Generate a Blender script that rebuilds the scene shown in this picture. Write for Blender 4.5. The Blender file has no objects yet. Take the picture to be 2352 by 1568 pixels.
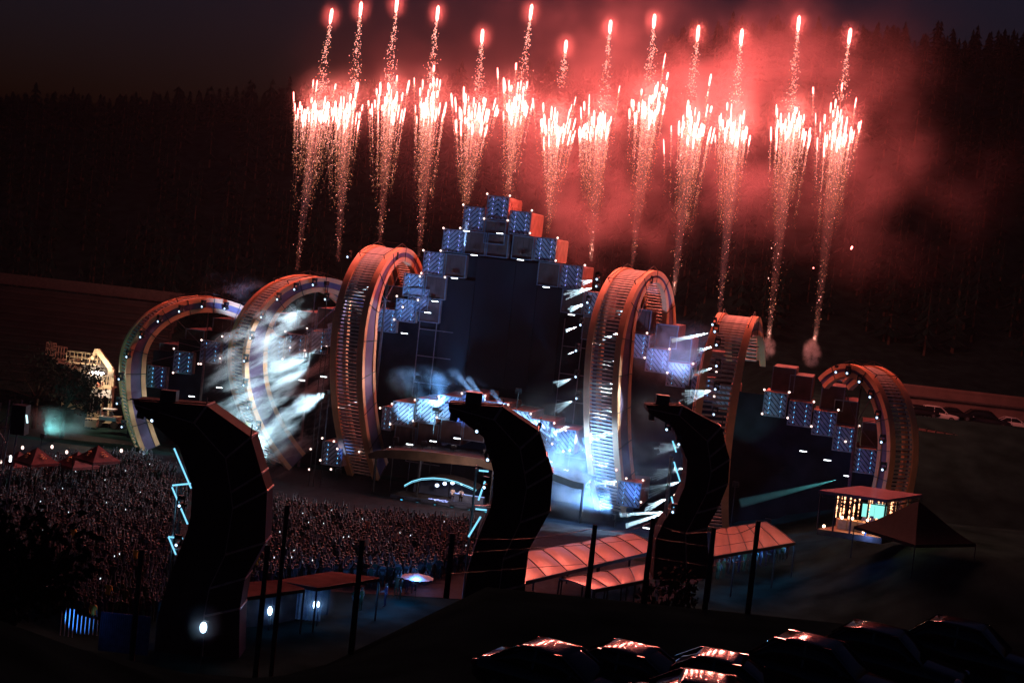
import bpy, math, random
import numpy as np
from mathutils import Vector, Matrix, Euler
random.seed(7); rng = np.random.default_rng(7)
rad = math.radians
scn = bpy.context.scene
COL = scn.collection

# ------------------------------------------------------------------ camera, sky, exposure
F = 3230.0
cam_d = bpy.data.cameras.new("camera"); cam = bpy.data.objects.new("camera", cam_d); COL.objects.link(cam)
cam_d.sensor_width = 36; cam_d.lens = 36 * F / 2352; cam_d.clip_end = 3000; cam_d.clip_start = 0.3
CAMP = Vector((0, 0, 26))
CR = Matrix.Rotation(rad(90 - 3.4), 3, 'X') @ Matrix.Rotation(rad(6), 3, 'Z')
cam.matrix_world = Matrix.Translation(CAMP) @ CR.to_4x4()
scn.camera = cam
w = bpy.data.worlds.new("World"); scn.world = w; w.use_nodes = True
nt = w.node_tree; bg = nt.nodes['Background']
sky = nt.nodes.new('ShaderNodeTexSky'); sky.sky_type = 'NISHITA'; sky.sun_disc = False
sky.sun_elevation = rad(-1.6); sky.sun_rotation = rad(200); sky.air_density = 1.0; sky.ozone_density = 3.0
hs = nt.nodes.new('ShaderNodeMix'); hs.data_type = 'RGBA'; hs.blend_type = 'MULTIPLY'; hs.inputs[0].default_value = 1
hs.inputs[7].default_value = (0.52, 0.58, 0.66, 1)
nt.links.new(sky.outputs[0], hs.inputs[6]); nt.links.new(hs.outputs[2], bg.inputs[0])
bg.inputs[1].default_value = 0.15
scn.view_settings.view_transform = 'Standard'; scn.view_settings.look = 'None'
scn.view_settings.exposure = 0; scn.view_settings.gamma = 1
cy = scn.cycles
cy.volume_step_rate = 3.0; cy.volume_max_steps = 64; cy.volume_bounces = 0
cy.max_bounces = 4; cy.diffuse_bounces = 1; cy.glossy_bounces = 2; cy.transmission_bounces = 2; cy.transparent_max_bounces = 8
cy.sample_clamp_indirect = 1.5; cy.sample_clamp_direct = 0; cy.use_denoising = True
cy.use_light_tree = True

# ------------------------------------------------------------------ survey helpers (photo measurements -> places on known planes)
TH = rad(14)
SU = Vector((math.cos(TH), -math.sin(TH), 0)); SN = Vector((-math.sin(TH), -math.cos(TH), 0)); SO = Vector((0, 154, 0))
def ray(px, py): return CR @ Vector(((px - 1176) / F, -(py - 784) / F, -1))
def S(u, w, z): return SO + SU * u + SN * w + Vector((0, 0, z))
def on_plane(px, py, p0, n):
    d = ray(px, py); return CAMP + d * ((p0 - CAMP).dot(n) / d.dot(n))
def st(px, py, w=0):
    p = on_plane(px, py, SO + SN * w, SN); return (p - SO).dot(SU), p.z
def stp(px, py, w=0): return on_plane(px, py, SO + SN * w, SN)
def gz(px, py, z=0):
    d = ray(px, py); return CAMP + d * ((z - 26) / d.z)
def aty(px, py, Y):
    d = ray(px, py); return CAMP + d * (Y / d.y)
def Z(o, p): # zoomed detail sheet -> photo units
    ox, oy, s = SHEET[o]; return ((ox + p[0] / s) / 1.7415, (oy + p[1] / s) / 1.7415)
SHEET = {3: (400, 950, 1.96), 4: (1250, 750, 1.96), 5: (2200, 950, 2.24), 6: (1350, 1450, 2.091), 7: (2000, 1600, 1.845),
         8: (2900, 1200, 1.96), 9: (0, 1100, 1.96), 10: (0, 1800, 1.742), 11: (1050, 0, 1.96), 12: (2250, 0, 1.68),
         13: (900, 2150, 2.352), 14: (3200, 1880, 3.92), 15: (1200, 1650, 6.27), 16: (0, 1350, 3.136), 17: (400, 1500, 3.136)}

# ------------------------------------------------------------------ materials
MATS = {}
def mat(name, col, rough=.7, metal=0, noise=.25, scale=3.0, spec=.3, bump=0, rnd=0):
    if name in MATS: return MATS[name]
    m = bpy.data.materials.new(name); m.use_nodes = True; n = m.node_tree.nodes; l = m.node_tree.links
    b = n['Principled BSDF']; b.inputs['Roughness'].default_value = rough; b.inputs['Metallic'].default_value = metal
    b.inputs['Specular IOR Level'].default_value = spec * (.25 if rough >= .7 else 1)
    tc = n.new('ShaderNodeTexCoord'); tx = n.new('ShaderNodeTexNoise'); tx.inputs['Scale'].default_value = scale
    tx.inputs['Detail'].default_value = 5; l.new(tc.outputs['Object'], tx.inputs[0])
    rp = n.new('ShaderNodeValToRGB'); rp.color_ramp.elements[0].position = .3; rp.color_ramp.elements[1].position = .7
    rp.color_ramp.elements[0].color = [c * (1 - noise) for c in col[:3]] + [1]
    rp.color_ramp.elements[1].color = [min(1, c * (1 + noise)) for c in col[:3]] + [1]
    l.new(tx.outputs[0], rp.inputs[0]); out = rp.outputs[0]
    if rnd:
        oi = n.new('ShaderNodeObjectInfo'); h = n.new('ShaderNodeHueSaturation')
        mr = n.new('ShaderNodeMapRange'); mr.inputs[3].default_value = 1 - rnd; mr.inputs[4].default_value = 1 + rnd * 1.6
        l.new(oi.outputs['Random'], mr.inputs[0]); l.new(mr.outputs[0], h.inputs['Value'])
        mm = n.new('ShaderNodeMath'); mm.operation = 'MULTIPLY'; mm.inputs[1].default_value = 7.31; l.new(oi.outputs['Random'], mm.inputs[0])
        fr = n.new('ShaderNodeMath'); fr.operation = 'FRACT'; l.new(mm.outputs[0], fr.inputs[0]); l.new(fr.outputs[0], h.inputs['Hue'])
        l.new(out, h.inputs['Color']); out = h.outputs[0]
    l.new(out, b.inputs['Base Color'])
    if bump:
        bp = n.new('ShaderNodeBump'); bp.inputs['Strength'].default_value = bump; l.new(tx.outputs[0], bp.inputs['Height']); l.new(bp.outputs[0], b.inputs['Normal'])
    MATS[name] = m; return m
def emat(name, col, s, sample='NONE'):
    if name in MATS: return MATS[name]
    m = bpy.data.materials.new(name); m.use_nodes = True; n = m.node_tree.nodes; n.clear()
    e = n.new('ShaderNodeEmission'); o = n.new('ShaderNodeOutputMaterial'); e.inputs[0].default_value = (*col, 1); e.inputs[1].default_value = s
    m.node_tree.links.new(e.outputs[0], o.inputs[0]); m.cycles.emission_sampling = sample
    MATS[name] = m; return m
def vmat(name, dens, col=(1, 1, 1), scale=None, lo=.45, hi=.65, stretch=(1, 1, 1), rot=(0, 0, 0), seed=0, aniso=0, edge=True, step=1.0, core=.3):
    """scattering air or smoke; with SCALE its density is clumpy and thins out to nothing at the hull's edge"""
    m = bpy.data.materials.new(name); m.use_nodes = True; n = m.node_tree.nodes; l = m.node_tree.links; n.clear()
    v = n.new('ShaderNodeVolumePrincipled'); o = n.new('ShaderNodeOutputMaterial'); l.new(v.outputs[0], o.inputs['Volume'])
    v.inputs['Color'].default_value = (*col, 1); v.inputs['Density'].default_value = dens; v.inputs['Anisotropy'].default_value = aniso
    if scale:
        tc = n.new('ShaderNodeTexCoord'); mp = n.new('ShaderNodeMapping'); mp.inputs['Rotation'].default_value = rot
        mp.inputs['Scale'].default_value = stretch; mp.inputs['Location'].default_value = (seed * 3.7, seed * 1.3, 0)
        l.new(tc.outputs['Object'], mp.inputs[0])
        mp.inputs['Scale'].default_value = (1, 1, 1); ms = n.new('ShaderNodeMapping'); ms.inputs['Scale'].default_value = stretch; l.new(mp.outputs[0], ms.inputs[0])
        tx = n.new('ShaderNodeTexNoise'); tx.inputs['Scale'].default_value = scale; tx.inputs['Detail'].default_value = 3.5; tx.inputs['Roughness'].default_value = .6
        l.new(ms.outputs[0], tx.inputs[0])
        mr = n.new('ShaderNodeMapRange'); mr.interpolation_type = 'SMOOTHSTEP'; mr.inputs[1].default_value = lo; mr.inputs[2].default_value = hi; mr.inputs[4].default_value = dens
        l.new(tx.outputs[0], mr.inputs[0]); out = mr.outputs[0]
        if edge:
            mp2 = n.new('ShaderNodeVectorMath'); mp2.operation = 'MULTIPLY_ADD'; mp2.inputs[1].default_value = (2, 2, 2); mp2.inputs[2].default_value = (-1, -1, -1)
            l.new(tc.outputs['Generated'], mp2.inputs[0])
            ln = n.new('ShaderNodeVectorMath'); ln.operation = 'LENGTH'; l.new(mp2.outputs[0], ln.inputs[0])
            fa = n.new('ShaderNodeMapRange'); fa.interpolation_type = 'SMOOTHSTEP'; fa.inputs[1].default_value = 1; fa.inputs[2].default_value = core
            l.new(ln.outputs['Value'], fa.inputs[0])
            mu = n.new('ShaderNodeMath'); mu.operation = 'MULTIPLY'; l.new(out, mu.inputs[0]); l.new(fa.outputs[0], mu.inputs[1]); out = mu.outputs[0]
        l.new(out, v.inputs['Density'])
    else: m.cycles.homogeneous_volume = True
    m.cycles.volume_step_rate = step
    MATS[name] = m; return m

# ------------------------------------------------------------------ mesh helpers
class MB:
    def __init__(s): s.v = []; s.f = []; s.m = []
    def add(s, vs, fs, mi=0):
        k = len(s.v); s.v.extend([tuple(p) for p in vs]); s.f.extend([tuple(i + k for i in q) for q in fs]); s.m.extend([mi] * len(fs)); return s
    def box(s, c, d, mi=0, rot=None):
        hx, hy, hz = d[0] / 2, d[1] / 2, d[2] / 2; c = Vector(c)
        vs = [Vector((x, y, z)) for x in (-hx, hx) for y in (-hy, hy) for z in (-hz, hz)]
        if rot is not None: vs = [rot @ p for p in vs]
        return s.add([c + p for p in vs], [(0, 1, 3, 2), (4, 6, 7, 5), (0, 4, 5, 1), (2, 3, 7, 6), (0, 2, 6, 4), (1, 5, 7, 3)], mi)
    def bar(s, p, q, w, h=None, mi=0, up=None):
        p = Vector(p); q = Vector(q); h = h or w; d = q - p; L = d.length
        if L < 1e-5: return s
        d /= L; up = Vector(up) if up is not None else (Vector((0, 0, 1)) if abs(d.z) < .95 else Vector((1, 0, 0)))
        a = d.cross(up).normalized(); b = a.cross(d)
        vs = [o + a * (x * w / 2) + b * (y * h / 2) for o in (p, q) for x, y in ((-1, -1), (1, -1), (1, 1), (-1, 1))]
        return s.add(vs, [(0, 1, 2, 3), (7, 6, 5, 4), (0, 4, 5, 1), (1, 5, 6, 2), (2, 6, 7, 3), (3, 7, 4, 0)], mi)
    def cyl(s, p, q, r0, r1=None, n=8, mi=0):
        p = Vector(p); q = Vector(q); r1 = r0 if r1 is None else r1; d = (q - p).normalized()
        a = d.orthogonal().normalized(); b = d.cross(a); vs = []
        for o, r in ((p, r0), (q, r1)):
            for i in range(n):
                t = 2 * math.pi * i / n; vs.append(o + a * (r * math.cos(t)) + b * (r * math.sin(t)))
        fs = [(i, (i + 1) % n, n + (i + 1) % n, n + i) for i in range(n)] + [tuple(range(n - 1, -1, -1)), tuple(range(n, 2 * n))]
        return s.add(vs, fs, mi)
    def ell(s, c, r, n=8, m=6, mi=0):
        c = Vector(c); r = (r, r, r) if not hasattr(r, '__len__') else r
        vs = [c + Vector((0, 0, -r[2]))]
        for j in range(1, m):
            ph = math.pi * j / m - math.pi / 2
            for i in range(n):
                t = 2 * math.pi * i / n; vs.append(c + Vector((r[0] * math.cos(t) * math.cos(ph), r[1] * math.sin(t) * math.cos(ph), r[2] * math.sin(ph))))
        vs.append(c + Vector((0, 0, r[2]))); fs = [(0, 1 + (i + 1) % n, 1 + i) for i in range(n)]
        for j in range(m - 2):
            for i in range(n): fs.append((1 + j * n + i, 1 + j * n + (i + 1) % n, 1 + (j + 1) * n + (i + 1) % n, 1 + (j + 1) * n + i))
        k = 1 + (m - 2) * n; fs += [(k + i, k + (i + 1) % n, len(vs) - 1) for i in range(n)]
        return s.add(vs, fs, mi)
    def sweep(s, secs, mi=0, cap=True):
        n = len(secs[0]); vs = [p for q in secs for p in q]; fs = []
        for j in range(len(secs) - 1):
            for i in range(n): fs.append((j * n + i, j * n + (i + 1) % n, (j + 1) * n + (i + 1) % n, (j + 1) * n + i))
        if cap: fs += [tuple(range(n - 1, -1, -1)), tuple(range(len(vs) - n, len(vs)))]
        return s.add(vs, fs, mi)
    def build(s, name, mats, parent=None, loc=(0, 0, 0), rz=0, world=False, smooth=False):
        me = bpy.data.meshes.new(name); vs = s.v
        if world:
            M_ = (parent.matrix_basis if parent else (Matrix.Translation(loc) @ Matrix.Rotation(rz, 4, 'Z'))).inverted()
            vs = [tuple(M_ @ Vector(p)) for p in vs]
        me.from_pydata(vs, [], s.f); mats = mats if isinstance(mats, (list, tuple)) else [mats]
        for m in mats: me.materials.append(m)
        if len(mats) > 1: me.polygons.foreach_set('material_index', s.m)
        if smooth: me.polygons.foreach_set('use_smooth', [True] * len(s.f))
        me.update()
        o = bpy.data.objects.new(name, me); COL.objects.link(o)
        if parent: o.parent = parent
        else: o.location = loc; o.rotation_euler = (0, 0, rz)
        return o
def tag(o, label=None, cat=None, group=None, kind=None):
    if label: o['label'] = label
    if cat: o['category'] = cat
    if group: o['group'] = group
    if kind: o['kind'] = kind
    return o
def thing(name, label, cat, loc=(0, 0, 0), rz=0, group=None):
    o = bpy.data.objects.new(name, None); COL.objects.link(o); o.empty_display_size = .3
    o.matrix_basis = Matrix.Translation(Vector(loc)) @ Matrix.Rotation(rz, 4, 'Z')
    return tag(o, label, cat, group)
def copy_tree(o, parent=None):
    c = o.copy(); COL.objects.link(c)
    if parent: c.parent = parent
    for ch in list(o.children): copy_tree(ch, c)
    return c
def lamp(kind, loc, col, energy, parent=None, aim=None, size=.1, angle=None, blend=.3):
    d = bpy.data.lights.new("lamp_glow", kind); d.color = col; d.energy = energy
    if kind == 'AREA': d.size = size
    else: d.shadow_soft_size = size
    if kind == 'SPOT': d.spot_size = angle; d.spot_blend = blend
    o = bpy.data.objects.new("lamp_glow", d); COL.objects.link(o)
    q = (Vector(aim) - Vector(loc)).to_track_quat('-Z', 'Y').to_matrix().to_4x4() if aim is not None else Matrix()
    M_ = Matrix.Translation(Vector(loc)) @ q
    if parent: o.parent = parent; o.matrix_basis = parent.matrix_basis.inverted() @ M_
    else: o.matrix_basis = M_
    return o
ORD = ['first', 'second', 'third', 'fourth', 'fifth', 'sixth', 'seventh', 'eighth', 'ninth', 'tenth', 'eleventh', 'twelfth', 'thirteenth', 'fourteenth', 'fifteenth', 'sixteenth', 'seventeenth', 'eighteenth', 'nineteenth', 'twentieth', 'twenty-first', 'twenty-second', 'twenty-third', 'twenty-fourth', 'twenty-fifth', 'twenty-sixth']

black_steel = mat('black_steel', (.05, .05, .055), .45, .6, scale=6)
dark_cloth = mat('dark_cloth', (.10, .075, .07), .85, scale=2)
bulb_m = emat('bulb_glass', (1, .70, .62), 2.6)
lens_m = emat('lamp_lens', (.50, .72, 1), 2.6)
batten_m = emat('white_batten', (.85, .95, 1), 7)

# ------------------------------------------------------------------ ground, hill, forest
def sm(a, b, x): t = min(1, max(0, (x - a) / (b - a))); return t * t * (3 - 2 * t)
def hz(x, y):
    right = 14.6 * (1 - sm(45, 92, y)) + (24.2 - 14.6) * (1 - sm(4, 24, y))
    left = 24.2 * (1 - sm(2, 78, y))
    k = sm(-9, -1, x); z = left * (1 - k) + right * k
    z += sm(24, 40, x) * (6 * sm(96, 112, y) * (1 - .5 * sm(128, 140, y)) + 9 * sm(140, 168, y))
    z += (67 + .12 * x) * sm(205, 400, y) + 2.5 * math.sin(x * .021 + 1) * sm(240, 380, y)
    return z
mb = MB(); xs = [-260 + 5 * i for i in range(105)]; ys = [-10 + 4 * i for i in range(40)] + [150 + 8 * i for i in range(1, 45)]
for y in ys:
    for x in xs: mb.v.append((x, y, hz(x, y) + (.12 * math.sin(x * 1.3) * math.cos(y * .9) if y > 40 else 0)))
nx = len(xs)
for j in range(len(ys) - 1):
    for i in range(nx - 1): mb.f.append((j * nx + i, j * nx + i + 1, (j + 1) * nx + i + 1, (j + 1) * nx + i)); mb.m.append(0)
tag(mb.build('ground', mat('dark_grass_soil', (.013, .034, .032), 1, spec=0, noise=.45, scale=.35, bump=.3), smooth=True), kind='structure')
# paved festival field in front of the stage
mb = MB(); pv = [S(-62, 2, .05), S(30, 2, .05), S(24, 42, .05), S(-20, 62, .05), S(-70, 56, .05)]
mb.add(pv, [(0, 1, 2, 3, 4)]); tag(mb.build('field_paving', mat('asphalt_field', (.016, .017, .021), .7, spec=.15, scale=1.2, noise=.4, bump=.2)), kind='structure')
mb = MB()
def conifer(mb, x, y, z, h, layers=8, br=8):
    rr = h * random.uniform(.20, .34); mb.cyl((x, y, z), (x, y, z + h), .02 * h, .002 * h, 4, 1)
    for k in range(layers):
        f = k / layers; zz = z + h * (.18 + .8 * f); R_ = rr * (1 - f) ** .8 * random.uniform(.75, 1.15) + .15; t0 = random.random() * 6
        for i in range(br):
            t = t0 + 6.283 * i / br + random.uniform(-.2, .2); r = R_ * random.uniform(.6, 1.25); dt = .42
            a = (x, y, zz + h * .09); b = (x + r * math.cos(t - dt) * .7, y + r * math.sin(t - dt) * .7, zz - h * .01); c = (x + r * math.cos(t), y + r * math.sin(t), zz - h * random.uniform(.02, .06)); d = (x + r * math.cos(t + dt) * .7, y + r * math.sin(t + dt) * .7, zz)
            mb.add([a, b, c, d], [(0, 1, 2, 3)])
for i in range(760):
    y = random.uniform(372, 402); x = random.uniform(-175, 190)
    conifer(mb, x, y, hz(x, y) - .5, random.uniform(7, 11) * (1.3 if random.random() < .06 else 1))
for i in range(900):
    y = random.uniform(235, 372); x = random.uniform(-.42 * y, .46 * y)
    conifer(mb, x, y, hz(x, y) - .5, random.uniform(8, 14), 5, 6)
tag(mb.build('forest', [mat('conifer_needles', (.004, .020, .018), .9, noise=.5, scale=.3), mat('bark', (.06, .045, .035), .9)]),
    'dark conifer forest covering the hill behind the stage', 'forest', kind='stuff')

# ------------------------------------------------------------------ roller-coaster arches
def prof(s, R_, H, vc, k):
    L1 = vc; La = math.pi / 2 * (R_ + H - vc); tot = 2 * L1 + La
    def P(d):
        if d < L1: f = 1 - d / L1; return -R_ * (1 - k * f * f), d
        if d > L1 + La: f = (d - L1 - La) / L1; return R_ * (1 - k * f * f), vc * (1 - f)
        t = math.pi * (1 - (d - L1) / La); return R_ * math.cos(t), vc + (H - vc) * math.sin(t)
    d = s * tot; x, z = P(d); x1, z1 = P(min(tot, d + .02)); x0, z0 = P(max(0, d - .02))
    l = math.hypot(x1 - x0, z1 - z0); return x, z, -(z1 - z0) / l, (x1 - x0) / l, tot
orange = mat('orange_rail_paint', (.88, .40, .20), .5, noise=.12, scale=.8, bump=.05)
web_m = mat('maroon_side_panel', (.17, .10, .17), .6, noise=.25, scale=.5)
sleeper_m = mat('wood_sleeper', (.62, .48, .40), .6, noise=.3, scale=2)
ARCH = dict(
 A=(-35.54, 1.81, 26.45, 9.13, 17.9, 9.87, .28, 4.4, 1.65, 2.16, 0, 'lowest outer arch at the left end of the stage'),
 B=(-22.66, 2.08, 37.47, 8.66, 21.65, 12.68, .74, 4.3, 1.63, 2.7, .61, 'middle arch on the left, half hidden in white smoke'),
 C=(-14.54, 1.58, 65.83, 9.86, 25.8, 16.2, .85, 4.0, 1.52, 2.7, -1.55, 'tall arch just left of the central tower'),
 D=(13.5, 1.34, 51.77, 7.66, 26.21, 18.0, .9, 4.3, 1.25, 2.4, -1.6, 'tall arch just right of the central tower'),
 E=(24.4, 1.94, 90.6, 5.6, 22.58, 9.66, .61, 4.17, 1.94, 1.99, 2.25, 'ladder-like arch seen end on, fourth structure from the left of the right wing'),
 F=(37.45, 1.99, -61.72, 5.66, 18.87, 9.46, .34, 3.8, 1.32, 1.85, -1.56, 'lowest outer arch at the right end, beside the parked vehicles'))
ARCH['E'] = ARCH['E'][:-1] + ('ladder-like arch seen end on between the tall right arch and the outer right arch',)
AR = {}
sl_mb = {}
for key, (u, w_, al, R_, H, vc, k, W, t0, t1, sh, lab) in ARCH.items():
    c = S(u, w_, 0); rt = thing('coaster_arch', 'orange ' + lab, 'arch', c, rad(al), 'roller coaster arches of the stage'); AR[key] = rt
    M_ = 96; pr = [prof(i / M_, R_, H, vc, k) for i in range(M_ + 1)]
    zc = {'C': 19.5, 'D': 19.8, 'E': 17.5, 'B': 9}.get(key, -1); keep = lambda q: (q[0] > -3.6) if key == 'F' else not (q[0] > 0 and q[1] < zc)
    prk = [q for q in pr if keep(q)]
    def sec(q, y, wd, n0, n1):
        x, z, nx_, nz_, _ = q; yo = -sh * x / R_; th = t0 + (t1 - t0) * (1 - max(nz_, 0))
        n0 = th if n0 == 'T' else (th - .5 if n0 == 't' else n0); n1 = th if n1 == 'T' else (th - .5 if n1 == 't' else n1)
        return [(x - nx_ * n, y + yo + dy, z - nz_ * n) for n, dy in ((n0, -wd / 2), (n0, wd / 2), (n1, wd / 2), (n1, -wd / 2))]
    for sd in (-1, 1):
        MB().sweep([sec(q, sd * (W / 2 - .36), .72, 0, .5) for q in prk]).build('outer_rail', orange, rt)
        MB().sweep([sec(q, sd * (W / 2 - .3), .6, 't', 'T') for q in prk]).build('inner_rail', orange, rt)
        MB().sweep([sec(q, sd * (W / 2 - .16), .14, .5, 't') for q in prk]).build('side_panel', web_m, rt)
        # seams between the bent sections
    for i in range(0, M_ + 1, 6):
        mb = MB()
        x, z, nx_, nz_, _ = pr[i]; yo = -sh * x / R_; th = t0 + (t1 - t0) * (1 - max(nz_, 0))
        if not keep(pr[i]): continue
        for sd in (-1, 1): mb.bar((x + nx_ * .02, sd * (W / 2 + .01) + yo, z + nz_ * .02), (x - nx_ * (th + .02), sd * (W / 2 + .01) + yo, z - nz_ * (th + .02)), .06, .06)
        p = (x - nx_ * (th * .6), -W / 2 + .5 + yo, z - nz_ * th * .6); q_ = (x - nx_ * (th * .6), W / 2 - .5 + yo, z - nz_ * th * .6); mb.bar(p, q_, .08)
        mb.build('section_joint', black_steel, rt)
    tot = pr[0][4]; N_ = int(tot / .40); slm = MB().box((0, 0, 0), (.21, W - 1.5, .10)).build('sleeper', sleeper_m, rt); sme = slm.data
    order = list(range(1, N_)) if key != 'F' else list(range(N_ - 1, 0, -1)); rest = MB(); first = True; cnt = 0
    start = 10 if key != 'F' else 10
    for j, idx in enumerate(order):
        x, z, nx_, nz_, _ = prof(idx / N_, R_, H, vc, k); yo = -sh * x / R_
        if not keep((x, z)): continue
        pos = (x - nx_ * .22, yo, z - nz_ * .22); ang = math.atan2(nx_, nz_)
        if j >= start and cnt < 95:
            o = slm if first else slm.copy()
            if not first: COL.objects.link(o); o.parent = rt
            first = False; o.location = pos; o.rotation_euler = (0, ang, 0); cnt += 1
        else: rest.box(pos, (.21, W - 1.5, .10), 0, Matrix.Rotation(ang, 3, 'Y'))
    tag(rest.build('sleeper_run', sleeper_m, rt), kind='stuff')
    # crest railing
    i0 = M_ // 2; mb = MB()
    for sd in (-1, 1):
        pts = []
        for i in (i0 - 8, i0, i0 + 8):
            x, z, nx_, nz_, _ = pr[i]; yo = -sh * x / R_; a = Vector((x, sd * (W / 2 - .5) + yo, z)); b = a + Vector((nx_ * .45, 0, nz_ * .45)); mb.bar(a, b, .07); pts.append(b)
        mb.bar(pts[0], pts[1], .06); mb.bar(pts[1], pts[2], .06)
    for i in (i0 - 8, i0, i0 + 8):
        x, z, nx_, nz_, _ = pr[i]; yo = -sh * x / R_; mb.bar((x + nx_ * .45, -W / 2 + .5 + yo, z + nz_ * .45), (x + nx_ * .45, W / 2 - .5 + yo, z + nz_ * .45), .06)
    mb.build('guard_rail', black_steel, rt)
    # lattice bracing inside the arch
    if key in 'ABCDF':
        mb = MB()
        for sgn in (-1, 1):
            a = Vector((0, 0, H - t0 - .1)); hub = Vector((0, 0, H - 6)); mb.bar(hub, a, .1)
            for xx in (.25, .5, .8):
                i = int(M_ / 2 + sgn * M_ * xx * .36); x, z, nx_, nz_, _ = pr[i]
                if keep(pr[i]): mb.bar(hub, (x - nx_ * 2, -sh * x / R_, z - nz_ * 2), .07)
        mb.bar((0, 0, H - 6), (0, 0, 0), .22); mb.build('brace', mat('brace_steel', (.16, .10, .11), .5, .4), rt)
def arch_pt(key, px, py, off=.25):
    u, w_, al, R_, H, vc, k, W = ARCH[key][:8]; b = Vector((math.sin(rad(al)), -math.cos(rad(al)), 0))
    return on_plane(px, py, S(u, w_, 0) + b * (W / 2 + off), b)

# ------------------------------------------------------------------ container blocks of the tower and the wings
BW, BH, BD = 2.42, 2.58, 5.9
cont_m = mat('container_steel', (.30, .15, .14), .55, .1, noise=.3, scale=.7, bump=.1)
plain_m = mat('dark_container_front', (.10, .055, .055), .6, .1, noise=.4, scale=.8)
side_m = mat('red_container_side', (.55, .25, .20), .6, noise=.18, scale=.9)
slat_m = mat('grey_lilac_slat', (.30, .30, .42), .55, noise=.3, scale=1.5)
edge_m = mat('block_edge', (.22, .24, .32), .4, .5)
glow_b = emat('cyan_batten_tube', (.15, .55, 1), 3)
glow_v = emat('violet_batten_tube', (.30, .36, 1), 3)
def mk_block(kind):
    rt = bpy.data.objects.new('container_block', None); COL.objects.link(rt)
    mb = MB(); mb.box((BW / 2, BD / 2 + .3, -BH / 2), (BW - .06, BD - .4, BH - .06))
    for i in range(14): mb.box((BW - .02, .8 + i * .4, -BH / 2), (.05, .18, BH - .3))
    mb.build('container_shell', side_m if kind[0] != 'P' else cont_m, rt)
    fr = MB()
    for x in (.05, BW - .05): fr.box((x, .05, -BH / 2), (.1, .12, BH))
    for z in (-.05, -BH + .05): fr.box((BW / 2, .045, z), (BW - .2, .1, .1))
    fr.build('front_frame', edge_m, rt)
    if kind == 'P':
        mb = MB(); mb.box((BW / 2, .14, -BH / 2), (BW - .2, .06, BH - .2))
        for x in (.55, 1.22, 1.85): mb.box((x, .09, -BH / 2), (.05, .05, BH - .24))
        mb.build('front_panel', plain_m, rt)
    else:
        for x in (.6, 1.82): MB().box((x, .27, -BH / 2), (.035, .03, BH - .3)).build('batten_tube', glow_v if kind[1] == 'v' else glow_b, rt)
        MB().box((BW / 2, .32, -BH / 2), (BW - .22, .04, BH - .22)).build('back_board', mat('back_board_paint', (.03, .035, .05), .6), rt)
        mb = MB(); x0, x1, z0, z1 = .1, BW - .1, -BH + .1, -.1; d = kind[0]
        def slat(c, sl, xa, xb):  # line z = sl*x + c clipped to the opening, as a board with brackets
            pts = []
            for x in (xa, xb):
                z = sl * x + c
                if z < z0: x = (z0 - c) / sl; z = z0
                if z > z1: x = (z1 - c) / sl; z = z1
                pts.append((x, z))
            (ax, az), (bx, bz) = pts
            if ax < xa - .01 or ax > xb + .01 or bx < xa - .01 or bx > xb + .01 or math.hypot(bx - ax, bz - az) < .3: return
            jit = random.uniform(-.02, .02)
            mb.bar((ax, .12 + jit, az), (bx, .12 + jit, bz), .05, .185, up=(0, 1, 0)) if False else mb.bar((ax, .12 + jit, az), (bx, .12 + jit, bz), .26, .03, up=(0, 1, 0))
        cs = np.arange(-6, 6, .52)
        for c in cs:
            if d == 'L': slat(c, 1.05, x0, x1)
            if d == 'R': slat(c, -1.05, x0, x1)
            if d == 'V': slat(c, 1.05, x0, BW / 2); slat(c + 1.05 * BW, -1.05, BW / 2, x1)
        mb.build('slatted_front', slat_m, rt)
    return rt
PROTO = {}
def block(kind, u, z, label, w_=0, sx=1, group='container blocks of the stage'):
    if kind not in PROTO: PROTO[kind] = rt = mk_block(kind)
    else: rt = copy_tree(PROTO[kind])
    rt.name = 'container_block'; rt.location = S(u, w_, z); rt.rotation_euler = (0, 0, -TH); rt.scale = (sx, 1, 1)
    return tag(rt, label, 'container block', group)
tw = 'of the central tower'
block('Vv', -4.43, 32.5, 'chevron-slatted container block crowning the very top ' + tw)
for kind, u, z, n in (('Lv', -7.0, 31.1, 'left of the crowning block'), ('Lv', -9.1, 28.4, 'left end of the third row'), ('Lv', -11.1, 25.7, 'left end of the fourth row'), ('Lb', -13.15, 23.05, 'left end of the fifth row'),
                      ('Rv', -1.75, 31.1, 'right of the crowning block'), ('Rv', 1.4, 28.5, 'right end of the third row'), ('Rv', 4.6, 25.85, 'right end of the fourth row'), ('Rb', 7.55, 23.2, 'right end of the fifth row')):
    block(kind, u, z, f'slatted block, red side, {n} {tw}')
for u, z, n in ((-4.45, 29.8, 'directly under the crowning block'), (-6.55, 28.4, 'third row, inner left'), (-4.0, 28.4, 'third row, left of the middle gap'), (-1.15, 28.45, 'third row, inner right'),
                (-8.55, 25.7, 'fourth row, inner left'), (2.05, 25.85, 'fourth row, inner right'), (-10.6, 23.05, 'fifth row, inner left'), (5.0, 23.2, 'fifth row, inner right'),
                (7.6, 20.55, 'sixth row beside the right arch'), (-11.0, 20.4, 'sixth row, right of the tall left arch')):
    block('P', u, z, f'rust-brown block, {n} {tw}', -.05)
lw = [(-12.45, 21.5), (-13.75, 20.15), (-15.9, 18.78), (-21.6, 16.4), (-24.05, 15.38), (-26.6, 14.72), (-29.2, 14.2), (-34.2, 13.9), (-37.0, 12.75), (-40.35, 11.1), (-43.55, 9.0)]
for i, (u, z) in enumerate(lw):
    block('Lb', u, z, f'slatted block on the left wing, {ORD[i]} out from the tower', .06 * (i % 3), group='slatted blocks of the left wing')
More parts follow.
